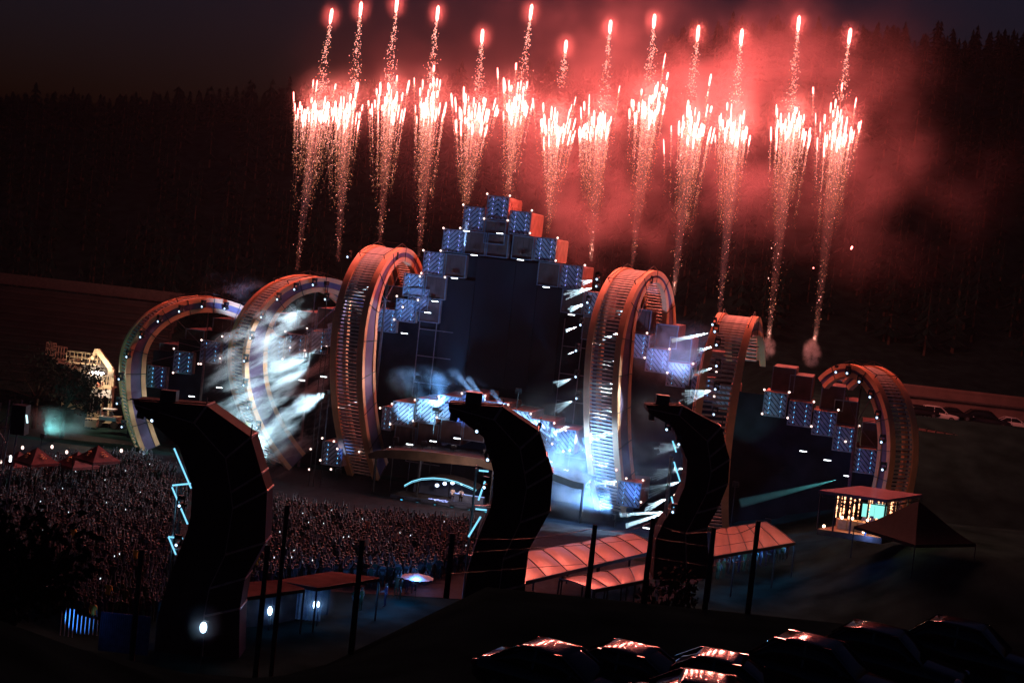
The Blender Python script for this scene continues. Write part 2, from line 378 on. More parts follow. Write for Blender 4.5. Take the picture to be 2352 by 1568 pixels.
rw = [(12.6, 19.27), (14.9, 17.95), (17.3, 16.7), (20.0, 15.58), (22.45, 15.0), (27.75, 14.85), (30.4, 14.18), (33.0, 13.53), (35.25, 12.18), (37.5, 10.2)]
for i, (u, z) in enumerate(rw):
    block('Rb', u, z, f'slatted block on the right wing, {ORD[i]} out from the tower', .06 * (i % 3), group='slatted blocks of the right wing')
n = 0
for i, (u, z) in enumerate(lw[1:]): block('P', u + .4, z + 2.62, f'plain block above the {ORD[i+1]} slatted block of the left wing', -1.6)
for i, (u, z) in enumerate(rw): block('P', u + (.5 if i % 2 else -.3), z + 2.62, f'plain block above the {ORD[i]} slatted block of the right wing', -1.6)
crown = [(-12.1, 8.6, 'L'), (-10.93, 9.35, 'L'), (-8.4, 9.98, 'L'), (-5.85, 10.65, 'L'), (-3.3, 11.3, 'L'), (-.65, 10.65, 'R'), (2.0, 10.08, 'R'), (4.42, 9.4, 'R'), (6.9, 8.75, 'R')]
for i, (u, z, d) in enumerate(crown):
    block(d + 'b', u, z, f'lit slatted block over the performers, {ORD[i]} from the left', 6 - .15 * (i == 0), sx=(.48 if i == 0 else 1), group='slatted blocks over the performers')
for i, (u, z, d) in enumerate(crown[1:-1]): block('P', u + .3, z - 2.63, f'plain block below the {ORD[i+1]} slatted block over the performers', 5.4)
for (px, py, kd, lab) in ((741, 1012, 'Lb', 'isolated bright slatted block at the foot of the tall left arch'), (1421, 1103, 'Rb', 'isolated bright slatted block low at the foot of the tall right arch')):
    u, z = st(px, py, 6); block(kd, u, z, lab, 6)
# dark stage wall behind, stepped like the tower, and its central screen
navy = mat('navy_screen', (.009, .010, .016), .5, noise=.25, scale=.35)
rt = thing('stage_wall', 'dark stepped wall of the stage behind the container blocks', 'stage wall', S(0, -.6, 0), -TH)
mb = MB(); steps = [(-46, -43.5, 9), (-43.5, -40.3, 11), (-40.3, -37, 12.7), (-37, -26.6, 14), (-26.6, -21, 15.3), (-21, -15.9, 16.6), (-15.9, -13.2, 18.7), (-13.2, -11.1, 22.8), (-11.1, -9.1, 25.5), (-9.1, 3.8, 28), (3.8, 7, 25.5), (7, 9.9, 23), (9.9, 12.6, 20.5), (12.6, 15, 19), (15, 17.3, 17.8), (17.3, 20, 16.5), (20, 25, 15.4), (25, 30.4, 14.6), (30.4, 35.2, 13.4), (35.2, 37.5, 12), (37.5, 40.2, 10)]
for a, b, z in steps: mb.box(((a + b) / 2, .55, z / 2 - .1), (b - a, .5, z - .2))
mb.build('wall_panel', mat('matt_black_cladding', (.014, .013, .018), .8, noise=.4, scale=.6), rt)
mb = MB()
for j, (a, b, zt) in enumerate(((-8.6, -5.1, 22.95), (-5.05, -.65, 25.6), (-.6, 2.0, 25.6), (2.05, 4.9, 23.1))): mb.box(((a + b) / 2, .16, (zt + 11.5) / 2), (b - a, .12, zt - 11.5))
mb.build('screen', navy, rt)
mb = MB()
for a in (-11, -9, 5.5, 7.6, 9.8):
    for zz in range(2, 20, 3): mb.bar((a, .1, zz), (a + 2, .1, zz), .09); mb.bar((a, .1, zz), (a, .1, zz + 3), .09)
mb.build('scaffold', mat('scaffold_tube', (.22, .2, .22), .4, .6), rt)

# ------------------------------------------------------------------ corner bulbs, strip lamps
bulbs = [(4, p) for p in [(1370, 50), (1548, 65), (1182, 135), (1345, 244), (1530, 258), (1720, 180), (1158, 318), (1027, 318), (1705, 358), (1922, 395), (869, 492), (1005, 495), (1907, 573), (2135, 609), (853, 670), (842, 695), (2115, 792), (1038, 703), (661, 851), (827, 882), (708, 937), (640, 1034), (110, 1248), (75, 1257)]]
bulbs += [(5, p) for p in [(313, 249), (288, 457), (870, 855), (848, 1076), (1071, 997), (1282, 1130), (1051, 1210), (1491, 1204), (1471, 1421), (1921, 1362), (2143, 1385)]]
bulbs += [(3, p) for p in [(579, 870), (796, 803), (958, 774), (772, 989), (791, 990), (573, 1059), (941, 946), (1452, 736), (1623, 713), (1650, 846), (1604, 884), (1490, 862), (1430, 951), (1775, 856)]]
bulbs += [(8, p) for p in [(309, 702), (505, 722), (697, 797), (889, 861), (291, 890), (491, 923), (677, 989), (1052, 986), (945, 1108)]]
bw6 = [(6, p) for p in [(356, 379), (456, 344), (648, 311), (846, 282), (1041, 257), (1236, 277), (1428, 351), (1616, 428), (1813, 505), (440, 513), (632, 485), (830, 457), (1908, 565), (1796, 678), (1888, 741), (204, 549), (181, 745), (2111, 994), (1943, 733)]]
bw6 += [(7, p) for p in [(858, 438), (858, 515), (841, 621), (1055, 590), (1040, 751), (664, 600), (673, 412), (1289, 699), (932, 577)]]
bw6 += [(15, p) for p in [(557, 638), (850, 716), (268, 910), (935, 905), (508, 1190), (231, 1420), (776, 1416)]]
bp = MB(); bp.ell((0, 0, 0), .115, 10, 8); b0 = None
def bulb_at(p, label):
    global b0
    if b0 is None:
        b0 = thing('corner_bulb', label, 'bulb', p, -TH, 'glowing corner bulbs'); bp.build('glass', bulb_m, b0, smooth=True); MB().bar((0, .05, 0), (0, .5, 0), .06).box((0, .45, 0), (.16, .12, .16)).build('socket', black_steel, b0); o = b0
    else: o = copy_tree(b0); o.location = p
    tag(o, label)
secn = {4: 'on the tower', 5: 'on the inner right wing', 3: 'on the left wing', 8: 'on the outer right wing', 6: 'over the performers', 7: 'in the right blue smoke', 15: 'near the tall left arch foot'}
cnt = {}
for lst, w_ in ((bulbs, .35), (bw6, 6.35)):
    for sh_, p in sorted(lst, key=lambda t: (t[0], Z(*t)[1])):
        cnt[sh_] = cnt.get(sh_, 0) + 1
        bulb_at(stp(*Z(sh_, p), w_), f'warm white bulb {secn[sh_]}, {ORD[cnt[sh_]-1]} from the top')
strips = [(4, p, .3) for p in [(1207, 342), (1468, 360), (1267, 530), (1630, 567), (1113, 711), (1832, 781), (960, 892), (903, 980), (720, 1143), (2030, 997)]] + [(3, p, .3) for p in [(1753, 1090), (1583, 1118), (718, 1245), (935, 1175)]] + [(6, p, 6.3) for p in [(462, 710), (603, 683), (800, 657), (1000, 633), (1901, 896), (1768, 827)]] + [(8, p, .3) for p in [(613, 1184), (803, 1254), (960, 1378)]] + [(7, (1082, 943), 12)]
s0 = None
for i, (sh_, p, w_) in enumerate(sorted(strips, key=lambda t: Z(t[0], t[1])[0])):
    q = stp(*Z(sh_, p), w_); lab = f'short white strip lamp on the stage front, {ORD[i]} from the left'
    if s0 is None:
        s0 = thing('strip_lamp', lab, 'strip lamp', q, -TH, 'short white strip lamps'); MB().box((0, 0, 0), (.72, .08, .07)).build('tube', batten_m, s0); MB().box((0, .1, .02), (.9, .09, .18)).build('housing', black_steel, s0)
    else: o = copy_tree(s0); o.location = q; tag(o, lab)

# ------------------------------------------------------------------ moving heads on the arches
mh0 = None
def moving_head(p, aim, label, group='moving head lamps on the arches', scale=1):
    global mh0
    if mh0 is None:
        mh0 = thing('moving_head', label, 'stage lamp', (0, 0, 0), 0, group)
        MB().box((0, 0, .62), (.42, .42, .26)).build('base', black_steel, mh0)
        MB().box((-.27, 0, .25), (.07, .16, .6)).box((.27, 0, .25), (.07, .16, .6)).box((0, 0, .5), (.6, .16, .06)).build('yoke', black_steel, mh0)
        hd = MB().cyl((0, .32, .08), (0, -.22, 0), .17, .22, 12).build('head', black_steel, mh0)
        MB().cyl((0, -.215, 0), (0, -.26, 0), .12, .10, 14).build('lens', lens_m, mh0); o = mh0
    else: o = copy_tree(mh0)
    d = Vector(aim) - Vector(p); o.location = p; o.rotation_euler = (0, 0, math.atan2(d.x, -d.y)); o.scale = (scale,) * 3
    tag(o, label, group=group); return o
heads = {
 'A': [(3, p) for p in [(160, 1110), (220, 935), (328, 780), (466, 658), (632, 580), (810, 542), (988, 558), (145, 1300), (183, 1483)]],
 'B': [(3, p) for p in [(1275, 625), (1400, 486), (1535, 408), (1680, 372), (1775, 485), (1190, 788), (1142, 967), (1137, 1157), (1170, 1333), (1240, 1490)]],
 'C': [(4, p) for p in [(285, 545), (565, 622), (650, 560), (483, 742), (433, 905), (393, 1098), (387, 1293), (402, 1465)]] + [(6, (244, 289))],
 'D': [(5, p) for p in [(425, 437), (430, 375), (345, 583), (283, 783), (243, 1013), (240, 1247), (247, 1440), (895, 405), (815, 483), (738, 628), (675, 828), (642, 1062), (632, 1293), (650, 1495)]] + [(7, (918, 210)), (7, (920, 393))],
 'E': [(5, p) for p in [(1465, 780), (1485, 843), (1500, 963), (1500, 1150), (1490, 1358)]] + [(7, (1585, 105))],
 'F': [(8, p) for p in [(875, 565), (963, 573), (1058, 640), (1142, 760), (1197, 920), (1232, 1112), (1240, 1327)]]}
an = {'A': 'outer left arch', 'B': 'middle left arch', 'C': 'tall left arch', 'D': 'tall right arch', 'E': 'end-on right arch', 'F': 'outer right arch'}
HP = {}
for key, lst in heads.items():
    for i, (sh_, p) in enumerate(sorted(lst, key=lambda t: Z(*t)[1])):
        px, py = Z(sh_, p); left_rail = (key == 'D' and p[0] < 430 and sh_ == 5) or key == 'E' or (key == 'C' and p[0] < 300 and sh_ == 4)
        q = arch_pt(key, px, py) if not left_rail else (stp(px, py, 8.6) if key == 'E' else arch_pt(key, px, py, -ARCH[key][7] - .3))
        HP[(sh_, p)] = q; moving_head(q, q + SN * 5 - SU * 2, f'black moving head lamp, {ORD[i]} from the top on the {an[key]}')

# ------------------------------------------------------------------ fireworks
core_m = emat('burning_star', (1, .17, .15), 11)
spark_w = emat('white_spark', (1, .36, .30), 3.2)
spark_g = emat('gold_spark', (1, .36, .18), 1.3)
spark_d = emat('dim_ember', (1, .22, .17), .4)
FW = -7.0
ICO_V = np.array([(0, 0, 1.6), (1, 0, 0), (0, 1, 0), (-1, 0, 0), (0, -1, 0), (0, 0, -1.6)]); ICO_F = np.array([(0, 1, 2), (0, 2, 3), (0, 3, 4), (0, 4, 1), (5, 2, 1), (5, 3, 2), (5, 4, 3), (5, 1, 4)])
def sparks(name, pts, sizes, mis, parent):
    pts = np.array(pts); n = len(pts); s = np.array(sizes)
    v = (pts[:, None, :] + ICO_V[None] * s[:, None, None]).reshape(-1, 3); f = (ICO_F[None] + (np.arange(n) * 6)[:, None, None]).reshape(-1, 3)
    me = bpy.data.meshes.new(name); me.from_pydata(v.tolist(), [], f.tolist())
    for m in (spark_w, spark_g, spark_d): me.materials.append(m)
    me.polygons.foreach_set('material_index', np.repeat(np.array(mis), 8)); me.update()
    o = bpy.data.objects.new(name, me); COL.objects.link(o); o.parent = parent; o['kind'] = 'stuff'; return o
def capsule(mb, p, q, r):
    d = Vector(q) - Vector(p); secs = []; a = d.normalized().orthogonal().normalized(); b = d.normalized().cross(a)
    for f, k in ((0, .12), (.06, .6), (.15, .9), (.45, 1), (.8, .85), (.94, .55), (1, .12)):
        c = Vector(p) + d * f; secs.append([c + a * (r * k * math.cos(t)) + b * (r * k * math.sin(t)) for t in [i * math.pi / 4 for i in range(8)]])
    return mb.sweep(secs)
def ph(px, py): return stp(px, py, FW)
comets = [((763, 20), (735, 215), (680, 620)), ((830, 4), (812, 205), (775, 590)), ((913, -8), (893, 195), (870, 560)), ((1007, 13), (988, 195), (960, 590)), ((1109, 67), (1098, 212), (1070, 465)), ((1222, 10), (1196, 210), (1165, 450)), ((1301, 92), (1290, 205), (1260, 490)),
          ((1403, 46), (1385, 258), (1355, 600)), ((1504, 32), (1490, 195), (1450, 610)), ((1605, 58), (1588, 225), (1545, 680)), ((1705, 66), (1688, 242), (1650, 720)), ((1836, 36), (1815, 262), (1762, 790)), ((1954, 65), (1932, 232), (1868, 800))]
names = ['far left', 'second', 'third', 'fourth', 'fifth, shorter', 'sixth', 'seventh, lowest', 'eighth', 'ninth', 'tenth', 'eleventh', 'twelfth', 'far right']
RED = (1, .22, .17)
for i, (h, m_, l) in enumerate(comets):
    p0 = ph(*h); p1 = ph(*m_); base = ph(*l)
    rt = thing('rocket_comet', f'rising red-white comet, {names[i]} of the thirteen from the left', 'firework', p0, 0, 'high comets of the fireworks')
    d = (p1 - p0).normalized(); tip = d * 1.75 * random.uniform(.85, 1.1)
    mb = MB(); capsule(mb, (0, 0, 0), tip, .20); mb.build('burning_head', core_m, rt, smooth=True)
    pts = []; sz = []; mi = []; L = (p1 - p0).length
    for k in range(int(L * 26)):
        t = random.random() ** 1.1; c = tip * .9 + (p1 - p0 - tip) * t; wv = .10 + .42 * t
        pts.append(c + Vector((random.gauss(0, wv) * .8, random.gauss(0, wv) * .6, random.gauss(0, .1)))); sz.append(random.uniform(.02, .05)); mi.append(0 if random.random() < .75 else 1)
    sparks('spark_tail', pts, sz, mi, rt)
    MB().ell(tip * .5, (1.7, 1.7, 2.1), 16, 12).build('glow_mist', MATS.get('comet_mist') or vmat('comet_mist', .06, (1, .55, .6), scale=.5, lo=-.4, hi=.2, step=.3, core=-.25), rt, smooth=True)  # mist ball added to carry the halo of the burning head
    lamp('POINT', p0 + tip * .5, RED, 9500, rt, size=.25)
# (centre x, core y, half width, launch point, number of stars, top spread, extras)
bursts = [(728, 252, 46, (682, 620), 34, 45), (797, 250, 38, (776, 600), 30, 45), (896, 240, 38, (872, 560), 32, 50), (990, 245, 34, (962, 590), 34, 70), (1090, 275, 44, (1070, 465), 30, 70), (1184, 245, 34, (1166, 455), 32, 55), (1272, 300, 42, (1262, 495), 30, 60),
          (1380, 290, 42, (1357, 600), 34, 60), (1490, 255, 38, (1452, 612), 30, 65), (1586, 300, 50, (1547, 680), 34, 75), (1692, 297, 40, (1652, 722), 30, 50), (1817, 292, 42, (1764, 790), 34, 45), (1925, 315, 42, (1870, 800), 36, 90)]
for i, (cx, cy_, hw, l, ns, sp) in enumerate(bursts):
    base = ph(*l); rt = thing('star_burst', f'burst of red-white stars raining gold sparks, {names[i].split(",")[0]} of the thirteen from the left', 'firework', base, 0, 'low star bursts of the fireworks')
    pts = []; sz = []; mi = []; fall = []; core = ph(cx, cy_)
    for k in range(int(ns * 1.35)):
        gx = random.gauss(0, .5); gx = max(-1.2, min(1.2, gx)); yy = cy_ + 6 - abs(random.gauss(0, .55)) * sp + 12 * random.random() + abs(gx) * 4
        if k < 7: gx = random.uniform(-1.3, 1.3); yy += random.uniform(-sp * .9, 18)
        top = ph(cx + gx * hw, yy) + Vector((0, random.uniform(-1.6, 1.6), 0)); d = (top - base); dn = d.normalized(); ln = random.uniform(.7, 1.9); r = random.uniform(.06, .13)
        dn = (dn + Vector((gx * .05, 0, .6))).normalized()
        mb = MB(); capsule(mb, top - base, top - base - dn * ln, r); mb.build('star', core_m, rt, smooth=True)
        drop = random.uniform(4, 11); nn = int(drop * random.uniform(9, 16)); fall.append((top - dn * ln * .9 - base, dn * 0 + Vector(((base.x + gx * .6 - top.x) * drop / d.length, (base.y - top.y) * drop / d.length, -drop)))); pull = (base + Vector((gx * .6, 0, 0)) - top)
        for q in range(nn):
            t = random.random() ** 1.75; zz = drop * t; f = zz / d.length
            c = (top - dn * ln * .8 - base) + Vector((pull.x * f * 1.05, pull.y * f, -zz)); j = .05 + .10 * t
            pts.append(c + Vector((random.gauss(0, j), random.gauss(0, j), random.gauss(0, .15)))); bright = random.random()
            sz.append(random.uniform(.016, .040) * (1.15 - .5 * t)); mi.append(0 if bright < .42 * (1 - t) ** 1.5 else (1 if bright < .8 - .3 * t else 2))
    # bigger slow sparks down the axis, and the fading ember column to the launcher
    L = (core - base)
    for k in range(150):
        t = random.random() ** .7; c = L * (1 - t * .92); wv = .6 * (1 - t) + .22
        pts.append(c + Vector((random.gauss(0, wv), random.gauss(0, wv * .6), 0))); sz.append(random.uniform(.02, .05) * (1.2 if random.random() < .12 else .7)); mi.append(0 if random.random() < .3 - .12 * t else (1 if random.random() < .5 else 2))
    for k in range(500):
        t = random.random(); c = L * t; wv = .13 + .35 * t; pts.append(c + Vector((random.gauss(0, wv), random.gauss(0, wv), 0))); sz.append(.022); mi.append(2)
    sparks('spark_rain', pts, sz, mi, rt)
    mb = MB()
    for a_, v_ in fall: mb.cyl(a_, a_ + v_ * .35, .030, .016, 4); mb.cyl(a_ + v_ * .35, a_ + v_ * .9, .013, .004, 4, 1)
    tag(mb.build('ember_streaks', [emat('hot_streak', (1, .30, .24), 1.0), emat('cool_streak', (1, .26, .2), .22)], rt), kind='stuff')
    # thin lit smoke left along the path
    secs = []
    for f in (0, .15, .4, .7, 1): c = L * f; r = .22 + .75 * f; secs.append([c + Vector((r * math.cos(t), r * math.sin(t), 0)) for t in [j * math.pi / 4 for j in range(8)]])
    tr = MB().sweep(secs).build('trail_smoke', MATS.get('trail_smoke') or vmat('trail_smoke', .07, (1, .9, .9)), rt, smooth=True)
    MB().ell(core - base + Vector((0, 0, .4)), (4.2, 3.4, 5.6), 16, 12).build('glow_mist', MATS.get('burst_mist') or vmat('burst_mist', .022, (1, .7, .72), scale=.35, lo=-.1, hi=.7, step=.4, core=-.1), rt, smooth=True)  # mist added so the burst glows between its stars
    lamp('POINT', core + Vector((0, .3, .6)), RED, 11500, rt, size=1.0)
    lamp('POINT', core + Vector((.3, -.3, 2.6)), RED, 5000, rt, size=.8)
    if i in (9, 11, 12, 7):
        lamp('POINT', base + Vector((0, 0, 1.2)), (1, .4, .3), 350, rt, size=.2)
rt = thing('stray_star', 'single small falling spark right of the last star burst', 'firework', ph(1958, 565)); capsule(MB(), (0, 0, 0), (-.12, 0, -.4), .10).build('burning_head', core_m, rt, smooth=True)
rt = thing('stray_star', 'tiny lone spark above the right-hand launcher', 'firework', ph(1869, 614)); capsule(MB(), (0, 0, 0), (-.05, 0, -.15), .07).build('burning_head', core_m, rt, smooth=True)

# ------------------------------------------------------------------ smoke
def smoke(name, label, c, size, dens, rz=0, **k):
    rt = MB(); rt.ell((0, 0, 0), (size[0] / 2, size[1] / 2, size[2] / 2), 20, 12)
    o = rt.build(name, vmat(name + '_volume_' + str(len(MATS)), dens, **k), loc=c, rz=rz, smooth=True); return tag(o, label, 'smoke', kind='stuff')
smoke('firework_smoke', 'thin red-lit smoke hanging around all the fireworks', ph(1370, 230) + Vector((0, 2, 0)), (84, 26, 44), .0050, rz=-TH, col=(1, .55, .62), scale=.06, lo=.25, hi=.75, seed=1)
smoke('firework_smoke', 'dense billowing red smoke behind the right-hand fireworks', ph(1640, 230) + Vector((0, 14, 0)), (64, 26, 46), .050, rz=-TH, col=(1, .55, .62), scale=.085, lo=.44, hi=.72, seed=4)
smoke('firework_smoke', 'low red smoke drifting over the right-hand side of the tower', ph(1400, 460) + Vector((0, 12, 0)), (28, 16, 22), .05, rz=-TH, col=(1, .55, .62), scale=.12, lo=.42, hi=.7, seed=9)
smoke('firework_smoke', 'faint brown smoke drifting off to the right of the fireworks', ph(2120, 330) + Vector((0, 12, 0)), (34, 22, 40), .03, rz=-TH, col=(1, .55, .62), scale=.09, lo=.4, hi=.75, seed=12)
for (px, py, s_, lab) in ((1865, 815, 2.4, 'small smoke puff over the launcher left of the outer right arch'), (1762, 800, 2.2, 'small smoke puff beside the end-on right arch'), (1863, 800, 2.0, 'smoke wisp above the launcher left of the outer right arch')):
    smoke('smoke_puff', lab, stp(px, py, -2), (s_, s_, s_ * 1.3), 1.2, scale=1.4, lo=.38, hi=.6, seed=px)
# night air over the whole place
hx = MB().box((0, 190, 45), (700, 480, 130)).build('haze', vmat('night_air', .00009, (.85, .9, 1))); tag(hx, kind='stuff')

# ------------------------------------------------------------------ people
def mk_person(pose, sub=1):
    """one continuous skinned figure 1.75 m tall, standing at the origin and facing -y"""
    V = [(0, 0, .95), (0, 0, 1.12), (0, -.01, 1.32), (0, 0, 1.46), (0, -.01, 1.53), (0, -.03, 1.64), (0, -.02, 1.73)]; Rr = [.15, .14, .17, .10, .055, .095, .07]
    E_ = [(i, i + 1) for i in range(6)]
    def limb(root, pts, rs):
        k = root
        for p, r in zip(pts, rs): V.append(p); Rr.append(r); E_.append((k, len(V) - 1)); k = len(V) - 1
    for s_ in (-1, 1):
        limb(0, [(s_ * .1, 0, .88), (s_ * .12, -.02, .5), (s_ * .13, .02, .1), (s_ * .14, -.13, .04)], [.10, .065, .045, .04])
        if pose == 'up': a = [(s_ * .2, 0, 1.43), (s_ * .3, -.12, 1.62), (s_ * .26, -.2, 1.88), (s_ * .25, -.21, 1.98)]
        elif pose == 'phone': a = [(s_ * .2, 0, 1.43), (s_ * .26, -.2, 1.4), (s_ * .12, -.38, 1.62), (s_ * .06, -.42, 1.68)] if s_ > 0 else [(s_ * .2, 0, 1.43), (s_ * .27, .0, 1.15), (s_ * .25, -.12, .92), (s_ * .25, -.16, .85)]
        elif pose == 'one': a = [(s_ * .2, 0, 1.43), (s_ * .3, -.05, 1.68), (s_ * .33, -.08, 1.95), (s_ * .33, -.08, 2.05)] if s_ > 0 else [(s_ * .2, 0, 1.43), (s_ * .28, .02, 1.15), (s_ * .24, -.2, 1.05), (s_ * .2, -.26, 1.04)]
        elif pose == 'dj': a = [(s_ * .2, 0, 1.43), (s_ * .28, -.05, 1.17), (s_ * .2, -.32, 1.08), (s_ * .17, -.42, 1.06)]
        else: a = [(s_ * .2, 0, 1.43), (s_ * .26, .02, 1.15), (s_ * .25, -.06, .9), (s_ * .25, -.08, .8)]
        limb(3, a, [.07, .05, .036, .04])
    me = bpy.data.meshes.new('person'); me.from_pydata(V, E_, []); o = bpy.data.objects.new('tmp', me); COL.objects.link(o)
    md = o.modifiers.new('s', 'SKIN'); sv = me.skin_vertices[0].data
    for i, r in enumerate(Rr): sv[i].radius = (r * (1.15 if i < 3 else 1), r * (.8 if i < 3 else 1))
    sv[0].use_root = True
    if sub: o.modifiers.new('u', 'SUBSURF').levels = sub
    bpy.context.view_layer.update(); dg = bpy.context.evaluated_depsgraph_get(); m = bpy.data.meshes.new_from_object(o.evaluated_get(dg)); bpy.data.objects.remove(o)
    m.name = 'person'
    for mm in P_M: m.materials.append(mm)
    for p in m.polygons:
        c = p.center; r = math.hypot(c.x, c.y)
        arm = (abs(c.x) > .23 or c.y < -.2) and c.z > .7
        mi = 0 if c.z < .93 and not arm else (1 if c.z < 1.5 and not (arm and (c.z < 1.22 or c.z > 1.5 or c.y < -.15)) else 2)
        if c.z > 1.5 and not arm: mi = 3 if (c.z > 1.69 or c.y > .0) and abs(c.x) < .2 else 2
        p.material_index = mi; p.use_smooth = True
    return m
P_M = [mat('denim', (.02, .025, .035), .8, rnd=.4), mat('shirt_fabric', (.022, .040, .05), .8, rnd=.75), mat('skin', (.11, .11, .12), .5, noise=.08), mat('hair', (.06, .04, .03), .6)]
PM = {k: mk_person(k) for k in ('up', 'phone', 'one', 'stand', 'dj')}
def person(pose, p, face, label, group=None, cat='person', s=1.0):
    o = bpy.data.objects.new('person', PM[pose]); COL.objects.link(o); o.location = p; o.rotation_euler = (0, 0, face); o.scale = (s, s, s)
    return tag(o, label, cat, group)

# ------------------------------------------------------------------ performers' stage
deck_m = mat('brown_fascia', (.11, .065, .04), .6, noise=.35, scale=.8)
navy2 = mat('dark_blue_wall', (.06, .07, .11), .6, noise=.3, scale=.6)
rt = thing('stage_canopy', 'long curved brown canopy over the performers, in front of the tower', 'canopy', S(-5, 6, 0), -TH)
up_ = [(255, 762), (330, 732), (450, 727), (700, 740), (900, 764), (1190, 802), (1310, 850), (1800, 925), (1960, 985), (2060, 1010)]; lo_ = [(262, 802), (340, 800), (420, 795), (700, 822), (900, 842), (1190, 868), (1310, 905), (1800, 985), (1960, 1045), (2060, 1065)]
mb = MB(); secs = []
for a, b in zip(up_, lo_):
    A = stp(*Z(6, a), 11); B = stp(*Z(6, b), 11); secs.append([A, B, B - SN * .25, A - SN * .25])
mb.sweep(secs); mb.build('fascia', deck_m, rt, world=True)
mb = MB(); secs = []
for a in up_: A = stp(*Z(6, a), 11) - Vector((0, 0, .12)); secs.append([A - SN * .26, A - SN * .26 - Vector((0, 0, .2)), A - SN * 7 - Vector((0, 0, .2)), A - SN * 7])
mb.sweep(secs); mb.build('roof', dark_cloth, rt, world=True)
mb = MB()
for a in (up_[1], up_[3], up_[6], up_[9]):
    A = stp(*Z(6, a), 10.5); mb.cyl((A.x, A.y, 0), A, .14)
mb.build('column', black_steel, rt, world=True)
# stage deck, booth and counter
bl = stp(*Z(6, (440, 1112)), 12); br = stp(*Z(6, (1165, 1200)), 12); zt = (bl.z + br.z) / 2; ua = (bl - SO).dot(SU); ub = (br - SO).dot(SU) + 2
rt = thing('performance_booth', 'wide dark booth front washed with teal light below the performers', 'booth', S(ua, 12, 0), -TH)
wd = ub - ua
MB().box((wd / 2, .2, zt / 2), (wd, .4, zt - .01)).build('front_wall', navy2, rt)
MB().box((wd / 2, 2.2, zt - .25), (wd, 3.6, .3)).build('deck', dark_cloth, rt)
mb = MB(); dkz = zt
MB().box((wd * .72, .5, zt + .12), (wd * .35, .5, .24)).build('ledge', navy2, rt)
MB().box((wd * .70, 1.5, dkz + .45), (3.4, .7, .9)).build('desk', mat('desk_laminate', (.12, .14, .2), .4), rt)
MB().box((wd * .70, 1.12, dkz + .93), (3.6, .06, .06)).build('desk_light_strip', emat('pale_blue_strip', (.35, .5, 1), 1.2), rt)
for i in range(6): MB().box((wd * (.12 + .16 * i), -.12, zt - .1), (.5, .2, .12)).build('wash_lamp', black_steel, rt)
mb = MB(); pts = [stp(*Z(6, p), 11.6) for p in [(560, 1025), (620, 992), (700, 969), (800, 962), (900, 971), (1000, 996), (1100, 1036), (1160, 1064)]]
for dz, nm in ((0, 'upper'), (-.14, 'lower')):
    mb = MB()
    for a, b in zip(pts, pts[1:]): mb.cyl(a + Vector((0, 0, dz)), b + Vector((0, 0, dz)), .045 if dz == 0 else .02, n=6)
    mb.build('arched_light_tube', emat('cyan_tube', (.25, .75, 1), 1.5), rt, world=True)
mb = MB(); secs = []
for a in pts: secs.append([a - SN * .1, a - SN * .1 - Vector((0, 0, .12)), a - SN * 3.2 - Vector((0, 0, .12)), a - SN * 3.2])
mb.sweep(secs).build('booth_hood', dark_cloth, rt, world=True)
mb = MB(); vs = [a - SN * 3.2 for a in pts] + [Vector((a.x, a.y, zt)) - SN * 3.2 for a in pts]; n = len(pts)
mb.add(vs, [(i, i + 1, n + i + 1, n + i) for i in range(n - 1)]).build('booth_backdrop', navy2, rt, world=True)
for i, q in enumerate([(833, 1025), (897, 1010), (962, 1005), (1040, 1010)]):
    P_ = stp(*Z(6, q), 10.2); t = thing('booth_lamp', f'round white lamp above the performers in the booth, {ORD[i]} from the left', 'stage lamp', P_, 0, 'lamps in the booth')
    MB().ell((0, 0, 0), (.2, .12, .17), 10, 8).build('lens', emat('blue_white_lens', (.55, .7, 1), 6), t, smooth=True); MB().cyl((0, .1, .05), (0, .4, .15), .2).build('housing', black_steel, t)
    lamp('SPOT', P_ + SN * .15, (.25, .4, 1), 1600, t, aim=P_ + Vector((0, 0, -4)) + SN * .8, size=.1, angle=rad(60), blend=.8)
for q, lab in (((965, 1072), 'performer in a pale shirt behind the desk, head turned down, on the left'), ((1038, 1070), 'performer in a pale shirt with dark apron straps reaching over the desk, on the right')):
    P_ = stp(*Z(6, q), 11.1 - .2); fl = Vector((P_.x, P_.y, max(zt - .1, P_.z - 1.75)))
    o = person('dj', fl, -TH, lab, 'performers in the booth', s=max(.9, (P_.z - fl.z) / 1.73)); o.data = o.data.copy(); o.data.materials[1] = mat('pale_shirt', (.85, .62, .52), .8, noise=.05)
    if 'apron' in lab:
        MB().box((-.09, -.17, 1.33), (.035, .03, .3)).box((.09, -.17, 1.33), (.035, .03, .3)).box((0, -.175, 1.05), (.26, .03, .3)).build('apron', black_steel, o)
lamp('AREA', S((ua + ub) / 2 + 2, 16, zt + 4), (1, .72, .65), 260, None, aim=S((ua + ub) / 2 + 2.5, 11, zt + 1), size=1.0)  # fill lamp without a fixture, added to brighten the performers

